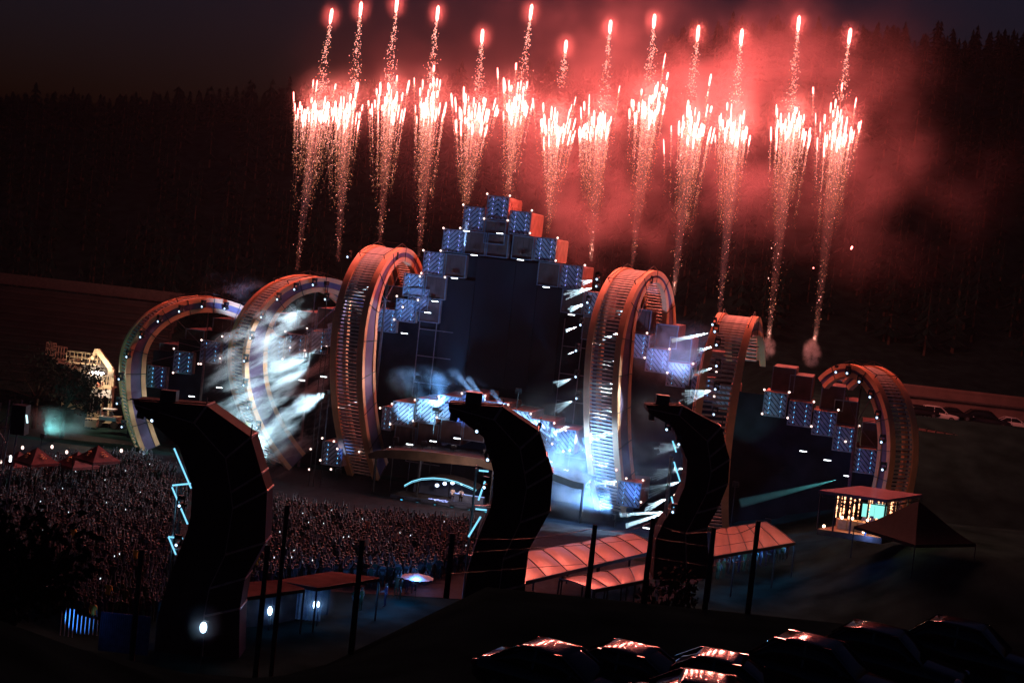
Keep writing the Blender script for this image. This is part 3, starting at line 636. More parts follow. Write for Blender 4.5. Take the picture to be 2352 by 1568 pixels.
# blue and violet floods of the stage (unseen fixtures placed for the wash, some on bare poles)
f0 = None
def flood(p, aim, col, energy, ang, label, kind='SPOT', size=.25):
    global f0
    if f0 is None:
        f0 = thing('flood_light', label, 'flood light', p, 0, 'stage wash floods'); MB().box((0, 0, 0), (.6, .3, .4)).build('housing', black_steel, f0); MB().bar((-.33, 0, -.35), (-.33, 0, .1), .05).bar((.33, 0, -.35), (.33, 0, .1), .05).bar((-.33, 0, -.35), (.33, 0, -.35), .05).build('bracket', black_steel, f0); o = f0
    else: o = thing('flood_light', label, 'flood light', p, 0, 'stage wash floods'); [copy_tree(c, o) for c in f0.children if c.type == 'MESH' and 'stand' not in c.name]
    d = Vector(aim) - Vector(p); o.matrix_basis = Matrix.Translation(Vector(p)) @ Matrix.Rotation(math.atan2(d.x, -d.y), 4, 'Z'); tag(o, label)
    g_ = hz(p[0], p[1]) - p[2]
    if g_ < -1: MB().cyl((0, .2, -.2), (0, .2, g_), .045, n=6).build('stand', black_steel, o)
    return lamp(kind, Vector(p) + d.normalized() * .35, col, energy * 2, o, aim=aim, size=size, angle=ang, blend=.7)
BL = (.10, .30, 1); VI = (.30, .22, 1); TE = (.35, .75, 1)
for i, (u, uz, e, c, tu, tz) in enumerate(((-40, 1, 160, BL, -39, 9), (-30, 1, 160, BL, -31, 12), (-16, 1.2, 140, BL, -15, 17), (-8, 12.3, 300, VI, -8, 27), (3, 12.3, 300, VI, 1, 27), (16, 1.5, 300, BL, 16, 15), (23, 1.5, 350, BL, 22, 13), (30, 2.5, 350, BL, 30, 13), (37, 3, 220, BL, 38, 10))):
    flood(S(u, 7, uz), S(tu, 0, tz), c, e, rad(55), f'flood washing the blocks in blue, {ORD[i]} from the left along the stage front')
for i, u in enumerate((-9.5, -6.3, -3, .5, 4)):
    flood(S(u, 8.2, 5.6), S(u * .95, 6, 11), TE if i not in (2,) else BL, 1700, rad(75), f'flood below the lit block row, {ORD[i]} from the left')
for i in range(6):
    p = S(ua + wd * (.12 + .16 * i), 12.35, zt - .15); lamp('SPOT', p, (.05, .6, .8), 420, None, aim=p + Vector((0, 0, -4)) + SN * .2, size=.1, angle=rad(70), blend=.9)

# ------------------------------------------------------------------ light beams
cnt_b = 0
def beam(p, q, r1, n, e, dens, label, col=(.62, .86, 1), r0=.07, light=True):
    """a lamp's ray through stage smoke: a closed cone of thin smoke, lit by the lamp's own spot light"""
    global cnt_b; cnt_b += 1
    d = q - p; L = d.length; dn = d / L; a = dn.cross(Vector((0, 1, 0))).normalized(); mb = MB()
    for k in range(n):
        o = 0 if n == 1 else (k / (n - 1) - .5) * 2 * (r1 * .78); rr = r1 if n == 1 else r1 * .8 / n * random.uniform(.5, 1.15); tl = random.uniform(.75, 1.05) if n > 1 else 1
        b = dn.cross(a); secs = []
        for f in (0.0, .5, 1.0):
            c = p + dn * (.15 + (L - .15) * f * tl) + a * (o * f * tl); r = r0 * (1 if n == 1 else .6) * (1 - f) + rr * f
            secs.append([c + a * (r * math.cos(t)) + b * (r * math.sin(t) * 1.3) for t in [j * math.pi / 4 for j in range(8)]])
        mb.sweep(secs)
    key = f'beam_smoke_{dens}'
    o = mb.build('light_beam', MATS.get(key) or vmat(key, dens * .75, (.9, 1, 1)), loc=p, world=True, smooth=True); tag(o, label, 'light beam', 'smoky light beams')
    if light: lamp('SPOT', p + dn * .12, col, e * 190, None, aim=q, size=.05, angle=min(rad(120), 2.5 * math.atan2(r1 + .1, L)), blend=.25)
def zb(sh_, a, b, w1, n, e, dens, lab, key=None):
    P0 = HP.get((sh_, a)) or arch_pt(key, *Z(sh_, a))
    s_ = SHEET[sh_][2] * 1.7415
    d0 = SN * -(P0 - SO).dot(SN); w0 = (P0 - SO).dot(SN); Q = stp(*Z(sh_, b), w0 + 1.2)
    beam(P0 + (Q - P0).normalized() * .45, Q, w1 / s_ / 22 / 2 * 1.25, n, e, dens, lab)
bl = [(5, (425, 437), (130, 520), 75, 4, 90, .5, 'wide pale beam from the upper left side of the tall right arch', None), (5, (430, 375), (270, 410), 45, 3, 30, .4, 'topmost pale fan beside the red block of the fifth row', None),
 (5, (345, 583), (160, 650), 55, 4, 60, .6, 'split pale beam second down the left side of the tall right arch', None), (5, (283, 783), (145, 835), 22, 1, 50, 1.2, 'short solid white beam third down the left side of the tall right arch', None),
 (5, (243, 1013), (175, 1037), 20, 1, 40, .8, 'tiny beam halfway down the left side of the tall right arch', None), (5, (240, 1247), (20, 1330), 60, 3, 25, .35, 'faint teal fan low on the left side of the tall right arch', None), (5, (247, 1440), (40, 1540), 80, 4, 14, .3, 'faintest teal fan at the lower left of the tall right arch', None),
 (5, (895, 405), (745, 462), 50, 2, 50, .7, 'white beam crossing the orange top of the tall right arch', None), (5, (738, 628), (600, 678), 35, 3, 30, .6, 'small beam over the sleepers near the top of the tall right arch', None), (5, (675, 828), (475, 908), 28, 1, 90, 1.1, 'strong solid white beam over the sleepers of the tall right arch', None),
 (5, (642, 1062), (545, 1105), 30, 2, 18, .5, 'dim short beam in the middle of the tall right arch', None), (5, (632, 1293), (540, 1332), 45, 3, 60, .9, 'short bright fan lower on the tall right arch', None), (5, (650, 1495), (500, 1555), 60, 4, 60, .7, 'pale fan at the bottom of the tall right arch sleepers', None),
 (5, (1485, 843), (1090, 925), 38, 1, 130, .9, 'long bright beam at the top left of the end-on right arch', None), (5, (1500, 963), (1160, 1060), 90, 5, 70, .4, 'broad streaked beam left of the end-on right arch', None), (5, (1500, 1150), (1060, 1300), 120, 6, 110, .4, 'broad streaked beam over the slatted right wing blocks', None), (5, (1490, 1358), (1150, 1450), 150, 6, 200, .45, 'brightest wide fan at the lower left of the end-on right arch', None),
 (7, (918, 210), (610, 305), 50, 1, 260, .9, 'long bright white beam right of the performers, in front of the blue smoke', None), (7, (920, 393), (640, 505), 110, 6, 160, .45, 'wide pale fan in the blue smoke right of the performers', None),
 (4, (433, 905), (120, 1088), 34, 1, 55, .5, 'slim pale beam crossing the sleepers of the tall left arch', None), (4, (483, 742), (215, 960), 90, 4, 16, .22, 'faint streaky beam in front of the tall left arch', None), (4, (650, 560), (480, 690), 22, 1, 30, .5, 'short beam on the orange crown of the tall left arch', None), (6, (244, 289), (60, 370), 14, 1, 12, .5, 'hairline beam low on the tall left arch', None)]
for b_ in bl: zb(*b_)
for (a, b, w1, n, e, dn_, lab, ww) in [((870, 595), (545, 660), 110, 6, 170, .45, 'wide pale fan at the bottom of the blue smoke right of the performers', 7), ((1375, 330), (1130, 365), 90, 6, 120, .45, 'upper streaky beam left of the farthest dark speaker tower', 9), ((1365, 500), (1110, 560), 95, 6, 120, .45, 'middle streaky beam left of the farthest dark speaker tower', 9),
        ((1330, 600), (1060, 690), 90, 5, 90, .4, 'lower streaky beam left of the farthest dark speaker tower', 9), ((1255, 820), (900, 890), 90, 2, 230, .7, 'white-hot beam just over the ground behind the red marquee', 12), ((1240, 720), (1060, 810), 60, 4, 80, .4, 'short fan above the ground behind the red marquee', 11), ((520, 190), (415, 232), 22, 1, 70, .8, 'small bright beam at the right end of the lit block row', 8)]:
    s_ = 1.845 * 1.7415; P0 = stp(*Z(7, a), ww); Q = stp(*Z(7, b), ww + 1); beam(P0, Q, w1 / s_ / 22 / 2 * 1.2, n, e, dn_, lab)
P0 = stp(*Z(8, (890, 1405)), 6); Q = stp(*Z(8, (120, 1590)), 9); beam(P0, Q, .5, 1, 60, .07, 'long dim teal beam sloping down above the red-roofed pavilion', (.15, .75, .8))
P0 = stp(*Z(4, (1187, 495)), .8); beam(P0, P0 + Vector((0, 0, 3.2)), .22, 1, 40, .25, 'vertical blue beam on the left of the tower third row', (.3, .5, 1))
# blue rays rising behind the lit block row
for i, (a, b, e) in enumerate([((1200, 320), (1010, 120), 60), ((1250, 330), (1090, 130), 60), ((1440, 420), (1290, 240), 60), ((1800, 640), (1420, 330), 120), ((1850, 660), (1530, 350), 120), ((1900, 720), (1690, 400), 80), ((2100, 780), (1950, 600), 60)]):
    P0 = stp(*Z(6, a), 6.6); Q = stp(*Z(6, b), 5.2); beam(P0, Q, .35, 1, e, .10, f'soft blue ray over the lit block row, {ORD[i]} from the left', (.25, .5, 1))
# smoke banks
smoke('stage_smoke', 'bright blotchy white-teal smoke bank between the two left arches and the tall left arch', stp(618, 885, 11), (16, 6, 22), 1.5, rz=-TH, scale=.62, lo=.50, hi=.66, stretch=(.42, 1.0, 1.5), rot=(0, rad(32), 0), seed=3)
smoke('stage_smoke', 'thin violet smoke veil filling the left wing of the stage', stp(630, 860, 3), (22, 6, 20), .02, rz=-TH, scale=.2, lo=.35, hi=.7, seed=5)
smoke('stage_smoke', 'pale streaky smoke across the middle left arch', stp(700, 775, 5), (9, 3, 9), .3, rz=-TH, scale=.5, lo=.48, hi=.68, stretch=(.4, 1, 1.6), rot=(0, rad(32), 0), seed=6)
smoke('stage_smoke', 'wisps of blue smoke above the gap between the two left arches', stp(540, 665, 2), (11, 4, 4.5), .10, rz=-TH, scale=.4, lo=.45, hi=.7, stretch=(.6, 1, 1.4), seed=8)
smoke('stage_smoke', 'blue smoke drifting up from the lit block row over the performers', stp(1000, 885, 5), (13, 4, 5), .3, rz=-TH, scale=.4, lo=.42, hi=.7, seed=11)
smoke('stage_smoke', 'blue smoke bank right of the performers', stp(1340, 1100, 9), (13, 5, 11), .45, rz=-TH, scale=.3, lo=.38, hi=.68, seed=14)
smoke('stage_smoke', 'broad soft blue haze between the performers and the end-on arch', stp(1400, 1010, 8), (24, 9, 15), .035, rz=-TH, scale=.2, lo=.3, hi=.75, seed=22)
smoke('stage_smoke', 'thin blue smoke over the right wing blocks', stp(1560, 830, 2.5), (14, 4, 10), .12, rz=-TH, scale=.3, lo=.35, hi=.7, seed=16)
smoke('stage_smoke', 'faint teal smoke patch behind the crowd at the left', aty(130, 970, 150), (10, 6, 4), .10, scale=.3, lo=.35, hi=.7, seed=18)
LW = (.55, .85, 1)
for i, (a, wv, tgt, e, ang) in enumerate((((750, 650), 12.5, (600, 790), 11500, 44), ((746, 800), 12.5, (595, 890), 10500, 44), ((752, 900), 12.5, (610, 980), 6500, 50), ((600, 1075), 12.5, (600, 900), 3500, 66))):
    P0 = stp(*a, wv); flood(P0, stp(*tgt, 11.5), LW, e, rad(ang), f'added lamp firing into the white smoke bank, {ORD[i]} from the top')  # unseen lamps added to light the smoke, here and just below
flood(stp(560, 760, 4.5), stp(540, 660, 2), (.2, .45, 1), 200 * 8, rad(80), 'added lamp lighting the blue wisps over the left arches')
flood(stp(1000, 940, 6.8), stp(1000, 870, 5), (.12, .4, 1), 260 * 14, rad(120), 'added lamp lighting the blue smoke above the block row')
flood(stp(1240, 975, 12), stp(1350, 1090, 9), (.16, .45, 1), 700 * 10, rad(110), 'added lamp at the top of the blue smoke bank right of the performers')
flood(stp(1410, 1185, 10), stp(1330, 1090, 9), (.15, .4, 1), 600 * 12, rad(90), 'added lamp on the ground below the blue smoke bank')
flood(stp(1580, 890, 3), stp(1560, 820, 2), (.3, .45, 1), 260 * 8, rad(110), 'added lamp in the thin smoke over the right wing')
flood(aty(100, 1000, 148), aty(140, 965, 150), (.2, .8, .8), 120 * 8, rad(110), 'teal lamp behind the crowd at the left')
flood(stp(1690, 1110, 6), stp(1710, 1000, 2), (.3, .9, .95), 650, rad(50), 'teal lamp at the foot of the end-on right arch')
flood(stp(600, 1010, 6), stp(555, 900, 2), (.3, .9, .8), 900, rad(60), 'teal lamp at the foot of the middle left arch')

# ------------------------------------------------------------------ crescent speaker towers in front
def speaker_tower(D, outer, inner, depth, label, lit, lampp, yaw=0):
    poly = [aty(x, y, D) for x, y in outer + inner[::-1]]
    base = Vector((sum(p.x for p in poly[-3:]) / 3, D, hz(poly[-1].x, D)))
    rt = thing('speaker_tower', label, 'speaker tower', base, 0, 'dark crescent-shaped speaker towers')
    no = len(outer); ni = len(inner)
    cl = mat('black_brown_cladding', (.035, .026, .026), .75, noise=.3, scale=.7)
    # crescent in facets: quads between matching outer and inner points
    k = max(no, ni)
    def samp(pl, t):
        d = [0]
        for a, b in zip(pl, pl[1:]): d.append(d[-1] + math.dist(a, b))
        t *= d[-1]
        for i in range(len(pl) - 1):
            if t <= d[i + 1] + 1e-9: f = (t - d[i]) / max(1e-6, d[i + 1] - d[i]); return (pl[i][0] + (pl[i + 1][0] - pl[i][0]) * f, pl[i][1] + (pl[i + 1][1] - pl[i][1]) * f)
        return pl[-1]
    ts = [0]; tot = sum(math.dist(a, b) for a, b in zip(outer, outer[1:])); acc = 0
    for a, b in zip(outer, outer[1:]): acc += math.dist(a, b) / tot; ts.append(min(1, acc))
    O_ = [aty(*p, D) for p in outer]; I_ = [aty(*samp(inner, t), D) for t in ts]
    mid = [o.lerp(i, .42) for o, i in zip(O_, I_)]
    Yd = Vector((0, depth, 0)); inset = Vector((0, .35, 0))
    for j in range(len(O_) - 1):
        mb = MB(); mb.sweep([[mid[j], I_[j], I_[j] + Yd, mid[j] + Yd], [mid[j + 1], I_[j + 1], I_[j + 1] + Yd, mid[j + 1] + Yd]]); mb.build('inner_cladding', cl, rt, world=True)
        mb = MB(); mb.sweep([[O_[j] + inset, mid[j] + inset * .02, mid[j] + Yd * .95, O_[j] + Yd * .9], [O_[j + 1] + inset, mid[j + 1] + inset * .02, mid[j + 1] + Yd * .95, O_[j + 1] + Yd * .9]]); mb.build('outer_cladding', cl, rt, world=True)
    for j in range(1, len(O_) - 1):
        MB().bar(O_[j] + inset * .9, mid[j] - Vector((0, .05, 0)), .11).bar(O_[j] + inset * .9, O_[j] + Yd * .9, .10).build('facet_edge', mat('edge_highlight_steel', (.5, .3, .26), .35, .4), rt, world=True)  # edge beams; their red highlights are put into this colour
    for j in range(len(O_) - 1):
        MB().bar(mid[j] - Vector((0, .03, 0)), mid[j + 1] - Vector((0, .03, 0)), .05).build('seam_batten', MATS['edge_highlight_steel'], rt, world=True)
        for t in (.33, .66):
            a_ = O_[j].lerp(O_[j + 1], t) + inset * .86; b_ = mid[j].lerp(mid[j + 1], t) - Vector((0, .02, 0)); MB().bar(a_, b_, .025).build('panel_joint', cl, rt, world=True)
    # inner truss legs
    mb = MB(); q = [i + Vector((-.9, .4, 0)) for i in I_[2:]]
    q = [Vector((min(a.x, q[1].x if len(q) > 1 else a.x), a.y, a.z)) for a in q]
    top = q[0]; bx = min(a.x for a in (q[-1], q[0])) ; cx = top.x - .1
    P0 = Vector((cx, D + .4, top.z)); gz_ = hz(cx, D)
    for dy in (0, 1.2): mb.cyl((cx, D + .4 + dy, gz_), (cx, D + .4 + dy, top.z), .06, n=6)
    zz = gz_ + .5; s_ = 1
    while zz < top.z - 1.4:
        xi = cx + 1.25
        mb.cyl((cx, D + .4, zz), (cx, D + 1.6, zz + 1.5), .035, n=5); mb.bar((cx, D + .4, zz), (xi, D + .4, zz), .06); mb.bar((cx, D + .4, zz), (xi, D + 1, zz + .06), .05); zz += 2.9
    mb.build('truss', mat('truss_aluminium', (.45, .47, .5), .35, .6), rt, world=True)
    tube = emat('blue_lit_truss_glow', (.22, .68, 1), 1.3)  # truss members lit blue: their light is given as glow
    for a, b in lit:
        MB().cyl(aty(*a, D + .2), aty(*b, D + .2), .055, n=6).build('lit_truss_tube', tube, rt, world=True)
    for i, p in enumerate(lampp):
        moving_head(aty(*p, D - .3), aty(p[0] - 60, p[1] + 60, D - 3), f'lamp on the inner edge of the {label.split(",")[0]}, {ORD[i]} from the top', 'lamps on the speaker towers', .8)
    # dark lamp hanging from the tip, and the truss cross piece on top
    tip = O_[0].lerp(I_[0], .8); h = MB(); h.cyl(tip + Vector((.35, .3, -.15)), tip + Vector((.3, .2, -.65)), .26, .22, 10); h.build('hanging_lamp', black_steel, rt, world=True)
    bx_ = O_[1].lerp(O_[0], .55); MB().box(bx_ + Vector((0, 1, .35)), (.95, .8, .7)).build('top_box', black_steel, rt, world=True)
    MB().bar(O_[0] + Vector((-.2, .3, .05)), O_[1] + Vector((0, .3, .12)), .08).bar(O_[1] + Vector((.0, .3, .1)), O_[1] + Vector((.0, .3, .5)), .06).bar(O_[2] + Vector((0, .3, 0)), O_[2] + Vector((.02, .3, .8)), .07).build('tip_rail', black_steel, rt, world=True)
    return rt
speaker_tower(80, [(1030, 928), (1154, 936), (1239, 992), (1257, 1052), (1270, 1088), (1264, 1176), (1215, 1264), (1205, 1345), (1203, 1500)], [(1031, 944), (1064, 957), (1096, 980), (1113, 1008), (1130, 1052), (1135, 1093), (1132, 1149), (1121, 1184), (1099, 1231), (1078, 1280), (1062, 1400), (1055, 1500)], 2.6,
    'middle crescent speaker tower, curling left in front of the performers', [((1076, 1232), (1104, 1186)), ((1099, 1148), (1114, 1105)), ((1100, 1080), (1122, 1082)), ((1092, 1168), (1118, 1171))], [(1098, 990), (1123, 1055), (1115, 1118)])
speaker_tower(84, [(303, 920), (472, 933), (574, 1005), (598, 1089), (611, 1129), (606, 1248), (560, 1330), (548, 1400), (546, 1560)], [(312, 940), (345, 958), (392, 985), (418, 1040), (440, 1090), (443, 1140), (436, 1200), (415, 1265), (385, 1330), (360, 1420), (350, 1560)], 2.8,
    'left crescent speaker tower, largest and nearest, before the crowd', [((400, 1029), (439, 1121)), ((395, 1118), (431, 1203)), ((387, 1232), (404, 1273)), ((387, 1232), (420, 1236)), ((500, 1045), (497, 1100)), ((396, 1114), (438, 1110))], [(415, 1160), (352, 965), (408, 1250)])
speaker_tower(100, [(1486, 931), (1569, 933), (1659, 981), (1668, 1020), (1678, 1056), (1674, 1112), (1653, 1165), (1625, 1215), (1632, 1330)], [(1490, 948), (1506, 955), (1543, 975), (1569, 1018), (1579, 1059), (1575, 1112), (1550, 1168), (1522, 1199), (1505, 1240), (1500, 1330)], 2.6,
    'right crescent speaker tower, farthest, before the end-on arch', [((1545, 1012), (1553, 1038)), ((1548, 1060), (1562, 1105)), ((1542, 1140), (1550, 1170))], [(1534, 986), (1562, 1020), (1548, 1175)])

# ------------------------------------------------------------------ marquees with glossy membrane roofs
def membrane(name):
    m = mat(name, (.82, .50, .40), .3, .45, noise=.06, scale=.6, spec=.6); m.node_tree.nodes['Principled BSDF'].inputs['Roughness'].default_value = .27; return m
def marquee(A0, A1, B1, B0, npan, label, bump=.13, crown=.16, wallz=0, nposts=5):
    c = (A0 + A1 + B1 + B0) / 4; rt = thing('marquee', label, 'marquee', Vector((c.x, c.y, wallz)), 0, 'marquees with shiny ribbed roofs')
    NX, NY = npan * 8, 12
    for sfx, k0, k1 in (('near', 0, .38), ('far', .38, 1)):
        mb = MB()
        for th in (0, -.05):
            for j in range(NY + 1):
                t = k0 + (k1 - k0) * j / NY
                for i in range(NX + 1):
                    s_ = i / NX; p = A0.lerp(A1, s_).lerp(B0.lerp(B1, s_), t)
                    z = bump * abs(math.sin(math.pi * s_ * npan)) ** .8 * (.35 + .65 * math.sin(math.pi * min(1, max(0, t * .92 + .04)))) + crown * math.sin(math.pi * (t * .75 + .1))
                    mb.v.append((p.x, p.y, p.z + z + th))
        n1 = (NX + 1) * (NY + 1)
        for j in range(NY):
            for i in range(NX):
                a = j * (NX + 1) + i; mb.f.append((a, a + 1, a + NX + 2, a + NX + 1)); mb.m.append(0); mb.f.append((n1 + a, n1 + a + NX + 1, n1 + a + NX + 2, n1 + a + 1)); mb.m.append(0)
        mb.build('roof_membrane', membrane('roof_membrane_film'), rt, world=True, smooth=True)
    for i in range(npan + 1):
        s_ = i / npan; a = A0.lerp(A1, s_); b = B0.lerp(B1, s_); mb = MB(); prev = None
        for j in range(9):
            t = j / 8; p = a.lerp(b, t) + Vector((0, 0, crown * math.sin(math.pi * (t * .75 + .1)) + .03))
            if prev: mb.bar(prev, p, .07)
            prev = p
        mb.build('roof_rib', black_steel, rt, world=True)
    for nm, a, b in (('gutter', A0, A1), ('gutter', B0, B1), ('purlin', A0.lerp(B0, .38) + Vector((0, 0, crown * .7)), A1.lerp(B1, .38) + Vector((0, 0, crown * .7)))): MB().bar(a, b, .12 if nm == 'gutter' else .05, .28 if nm == 'gutter' else .05).build(nm, black_steel, rt, world=True)
    for i in range(nposts):
        s_ = i / (nposts - 1); p = A0.lerp(A1, s_); q = B0.lerp(B1, s_)
        for r in (p, q): MB().cyl((r.x, r.y, wallz), r, .07, n=6).build('post', black_steel, rt, world=True)
    return rt
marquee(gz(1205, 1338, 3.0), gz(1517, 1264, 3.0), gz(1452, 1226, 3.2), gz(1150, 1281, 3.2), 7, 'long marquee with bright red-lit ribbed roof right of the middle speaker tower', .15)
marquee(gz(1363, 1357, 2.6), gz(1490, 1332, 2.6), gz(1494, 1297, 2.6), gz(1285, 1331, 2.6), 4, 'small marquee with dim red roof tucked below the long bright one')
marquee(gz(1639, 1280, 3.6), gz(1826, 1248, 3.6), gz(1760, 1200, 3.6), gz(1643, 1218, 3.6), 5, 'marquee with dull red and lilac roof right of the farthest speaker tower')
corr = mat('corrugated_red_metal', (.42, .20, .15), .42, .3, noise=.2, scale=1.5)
def shed(pts, z, label):
    P_ = [gz(x, y, z) for x, y in pts]; c = sum(P_, Vector()) / 4; rt = thing('bar_shed', label, 'shed', Vector((c.x, c.y, 0)), 0, 'flat-roofed bar sheds')
    mb = MB(); n = 26; A0, A1, B1, B0 = P_
    for j in range(n):
        for (t, dz) in ((j / n, 0), ((j + .5) / n, .07)):
            a = A0.lerp(B0, t); b = A1.lerp(B1, t); mb.v += [(a.x, a.y, a.z + dz), (b.x, b.y, b.z + dz)]
    for j in range(2 * n - 1): mb.f.append((2 * j, 2 * j + 1, 2 * j + 3, 2 * j + 2)); mb.m.append(0)
    mb.build('roof_sheet', corr, rt, world=True)
    mb = MB()
    for a, b in ((A0, A1), (A1, B1), (B1, B0), (B0, A0)): mb.bar(a - Vector((0, 0, .12)), b - Vector((0, 0, .12)), .12, .24)
    mb.build('fascia', black_steel, rt, world=True)
    for p in (A0, A1, B1, B0): MB().cyl((p.x, p.y, 0), p, .07, n=6).build('post', black_steel, rt, world=True)
    mb = MB(); mb.add([B0 - Vector((0, 0, .2)), B1 - Vector((0, 0, .2)), Vector((B1.x, B1.y, 0)), Vector((B0.x, B0.y, 0))], [(0, 1, 2, 3)]).build('back_wall', dark_cloth, rt, world=True)
    return A0, A1
def Z13(x, y): return Z(13, (x, y))
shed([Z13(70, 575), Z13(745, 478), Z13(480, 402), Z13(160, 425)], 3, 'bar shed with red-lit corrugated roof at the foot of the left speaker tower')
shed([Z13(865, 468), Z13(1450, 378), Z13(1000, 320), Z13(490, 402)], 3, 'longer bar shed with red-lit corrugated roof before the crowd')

# ------------------------------------------------------------------ red-roofed glass pavilion and the dark tents
hr = 9.2; c4 = [gz(1881, 1125, hr), gz(2038, 1147, hr), gz(2118, 1135, hr), gz(1977, 1115, hr)]
cen = sum(c4, Vector()) / 4; gzb = 5.9
rt = thing('glass_pavilion', 'glazed pavilion with flat shiny red roof, full of warm lights', 'pavilion', Vector((cen.x, cen.y, gzb)))
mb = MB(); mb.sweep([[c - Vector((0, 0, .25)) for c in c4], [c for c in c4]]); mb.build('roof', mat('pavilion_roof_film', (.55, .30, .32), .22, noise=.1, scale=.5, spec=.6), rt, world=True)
ins = [c.lerp(cen, .05) for c in c4]; al = [ins[0].lerp(ins[1], t) for t in (0, .24, .50, .74, 1)] + [ins[1].lerp(ins[2], t) for t in (.33, .66, 1)] + [ins[2].lerp(ins[3], .5), ins[3], ins[3].lerp(ins[0], .5)]
for p in al: MB().bar((p.x, p.y, gzb), (p.x, p.y, hr - .2), .13, up=(1, 0, 0)).build('post', black_steel, rt, world=True)
mb = MB(); q_ = [Vector((p.x, p.y, gzb)) for p in ins]; mb.sweep([[p - Vector((0, 0, .5)) for p in q_], q_]); mb.build('floor', mat('timber_floor', (.25, .15, .1), .5), rt, world=True)
for a, b in ((0, 1), (1, 2)): MB().bar(ins[a] - Vector((0, 0, .55)), ins[b] - Vector((0, 0, .55)), .08).build('rail', black_steel, rt, world=True)
warm = emat('warm_lamp', (1, .42, .2), 4); random.seed(11)
def inn(s_, t, z): p = ins[0].lerp(ins[1], s_).lerp(ins[3].lerp(ins[2], s_), t); return Vector((p.x, p.y, gzb + z))
for i in range(17):
    s_ = [.03, .07, .12, .15, .22, .27, .31, .4, .47, .52, .56, .60, .64, .68, .8, .9, .95][i]; t = random.uniform(.05, .8); mb = MB(); z = 2.9
    while z > .9:
        r = random.choice((.03, .04, .035, .075)); mb.ell(inn(s_, t, z), (r, r, r * random.uniform(1, 2.4)), 6, 4); z -= random.uniform(.12, .34)
    mb.build('light_string', warm, rt, world=True)
for i, (s_, a, b, c_) in enumerate(((.515, 2.45, 1.35, .5), (.60, 2.5, 1.5, .33), (.71, 2.6, 1.35, .8))):
    w_ = .75 * c_ + .25; p = inn(s_, .25, 0); d = (ins[1] - ins[0]).normalized(); p1 = p + d * w_ * 1.1
    mb = MB(); mb.add([p + Vector((0, 0, b)), p1 + Vector((0, 0, b)), p1 + Vector((0, 0, a)), p + Vector((0, 0, a))], [(0, 1, 2, 3)]); mb.sweep([[p + Vector((0, 0, z)), p1 + Vector((0, 0, z)), p1 + Vector((0, .06, z)), p + Vector((0, .06, z))] for z in (b, a)])
    mb.build('screen', emat('cyan_screen', (.30, .95, .85), 1.1), rt, world=True)
for i in range(5):
    p = inn(.2 + .16 * i, .35, 0); MB().box(p + Vector((0, 0, .4)), (1.3, .7, .8)).build('sofa', mat('beige_sofa', (.45, .33, .22), .8), rt, world=True)
for s_, t, z in ((.10, 0, .3), (.33, .05, 1.2), (.52, .0, 1.3), (.66, .1, .2), (.75, 0, 1.35)): MB().ell(inn(s_, t, z), .13, 8, 6).build('globe_lamp', emat('warm_globe', (1, .66, .45), 7), rt, world=True)
for s_, e in ((.25, 260), (.6, 300), (.9, 120)): lamp('POINT', inn(s_, .5, 2.2), (1, .45, .2), e, rt, size=.3)
lamp('POINT', inn(.85, -.1, .1), (.1, .25, 1), 60, rt, size=.1)
def tent(apex, r, h, yaw, label, m, cat='tent', group=None):
    g = hz(apex.x, apex.y); rt = thing('pyramid_tent', label, cat, Vector((apex.x, apex.y, g)), yaw, group); z = apex.z - g
    c = [Vector((r * x, r * y, z - h)) for x, y in ((-1, -1), (1, -1), (1, 1), (-1, 1))]; a = Vector((0, 0, z)); mb = MB()
    for i in range(4):
        p, q = c[i], c[(i + 1) % 4]; rows = [p, q]; N = 6; base = len(mb.v)
        for j in range(N + 1):
            t = j / N
            for k in range(N + 1):
                s_ = k / N; v = p.lerp(q, s_).lerp(a, t); v.z -= .12 * h * math.sin(math.pi * t) * (1 - t) + .05 * math.sin(math.pi * s_) * (1 - t); mb.v.append(tuple(v))
        for j in range(N):
            for k in range(N): b_ = base + j * (N + 1) + k; mb.f.append((b_, b_ + 1, b_ + N + 2, b_ + N + 1)); mb.m.append(0)
    mb.build('canopy', m, rt, smooth=True)
    mb = MB()
    for i in range(4): mb.add([c[i], c[(i + 1) % 4], c[(i + 1) % 4] - Vector((0, 0, .25)), c[i] - Vector((0, 0, .25))], [(0, 1, 2, 3)])
    mb.build('valance', m, rt)
    for i in range(4): MB().cyl((c[i].x, c[i].y, 0), c[i], .05, n=6).build('pole', black_steel, rt)
    return rt
tent(aty(2110, 1150, 114), 3.4, 2.8, rad(30), 'black pyramid tent in front of the glazed pavilion', mat('black_tarp', (.012, .014, .015), .8))
redc = mat('red_tent_cloth', (.14, .04, .04), .75, noise=.15); logo = mat('orange_emblem', (.85, .35, .15), .6)
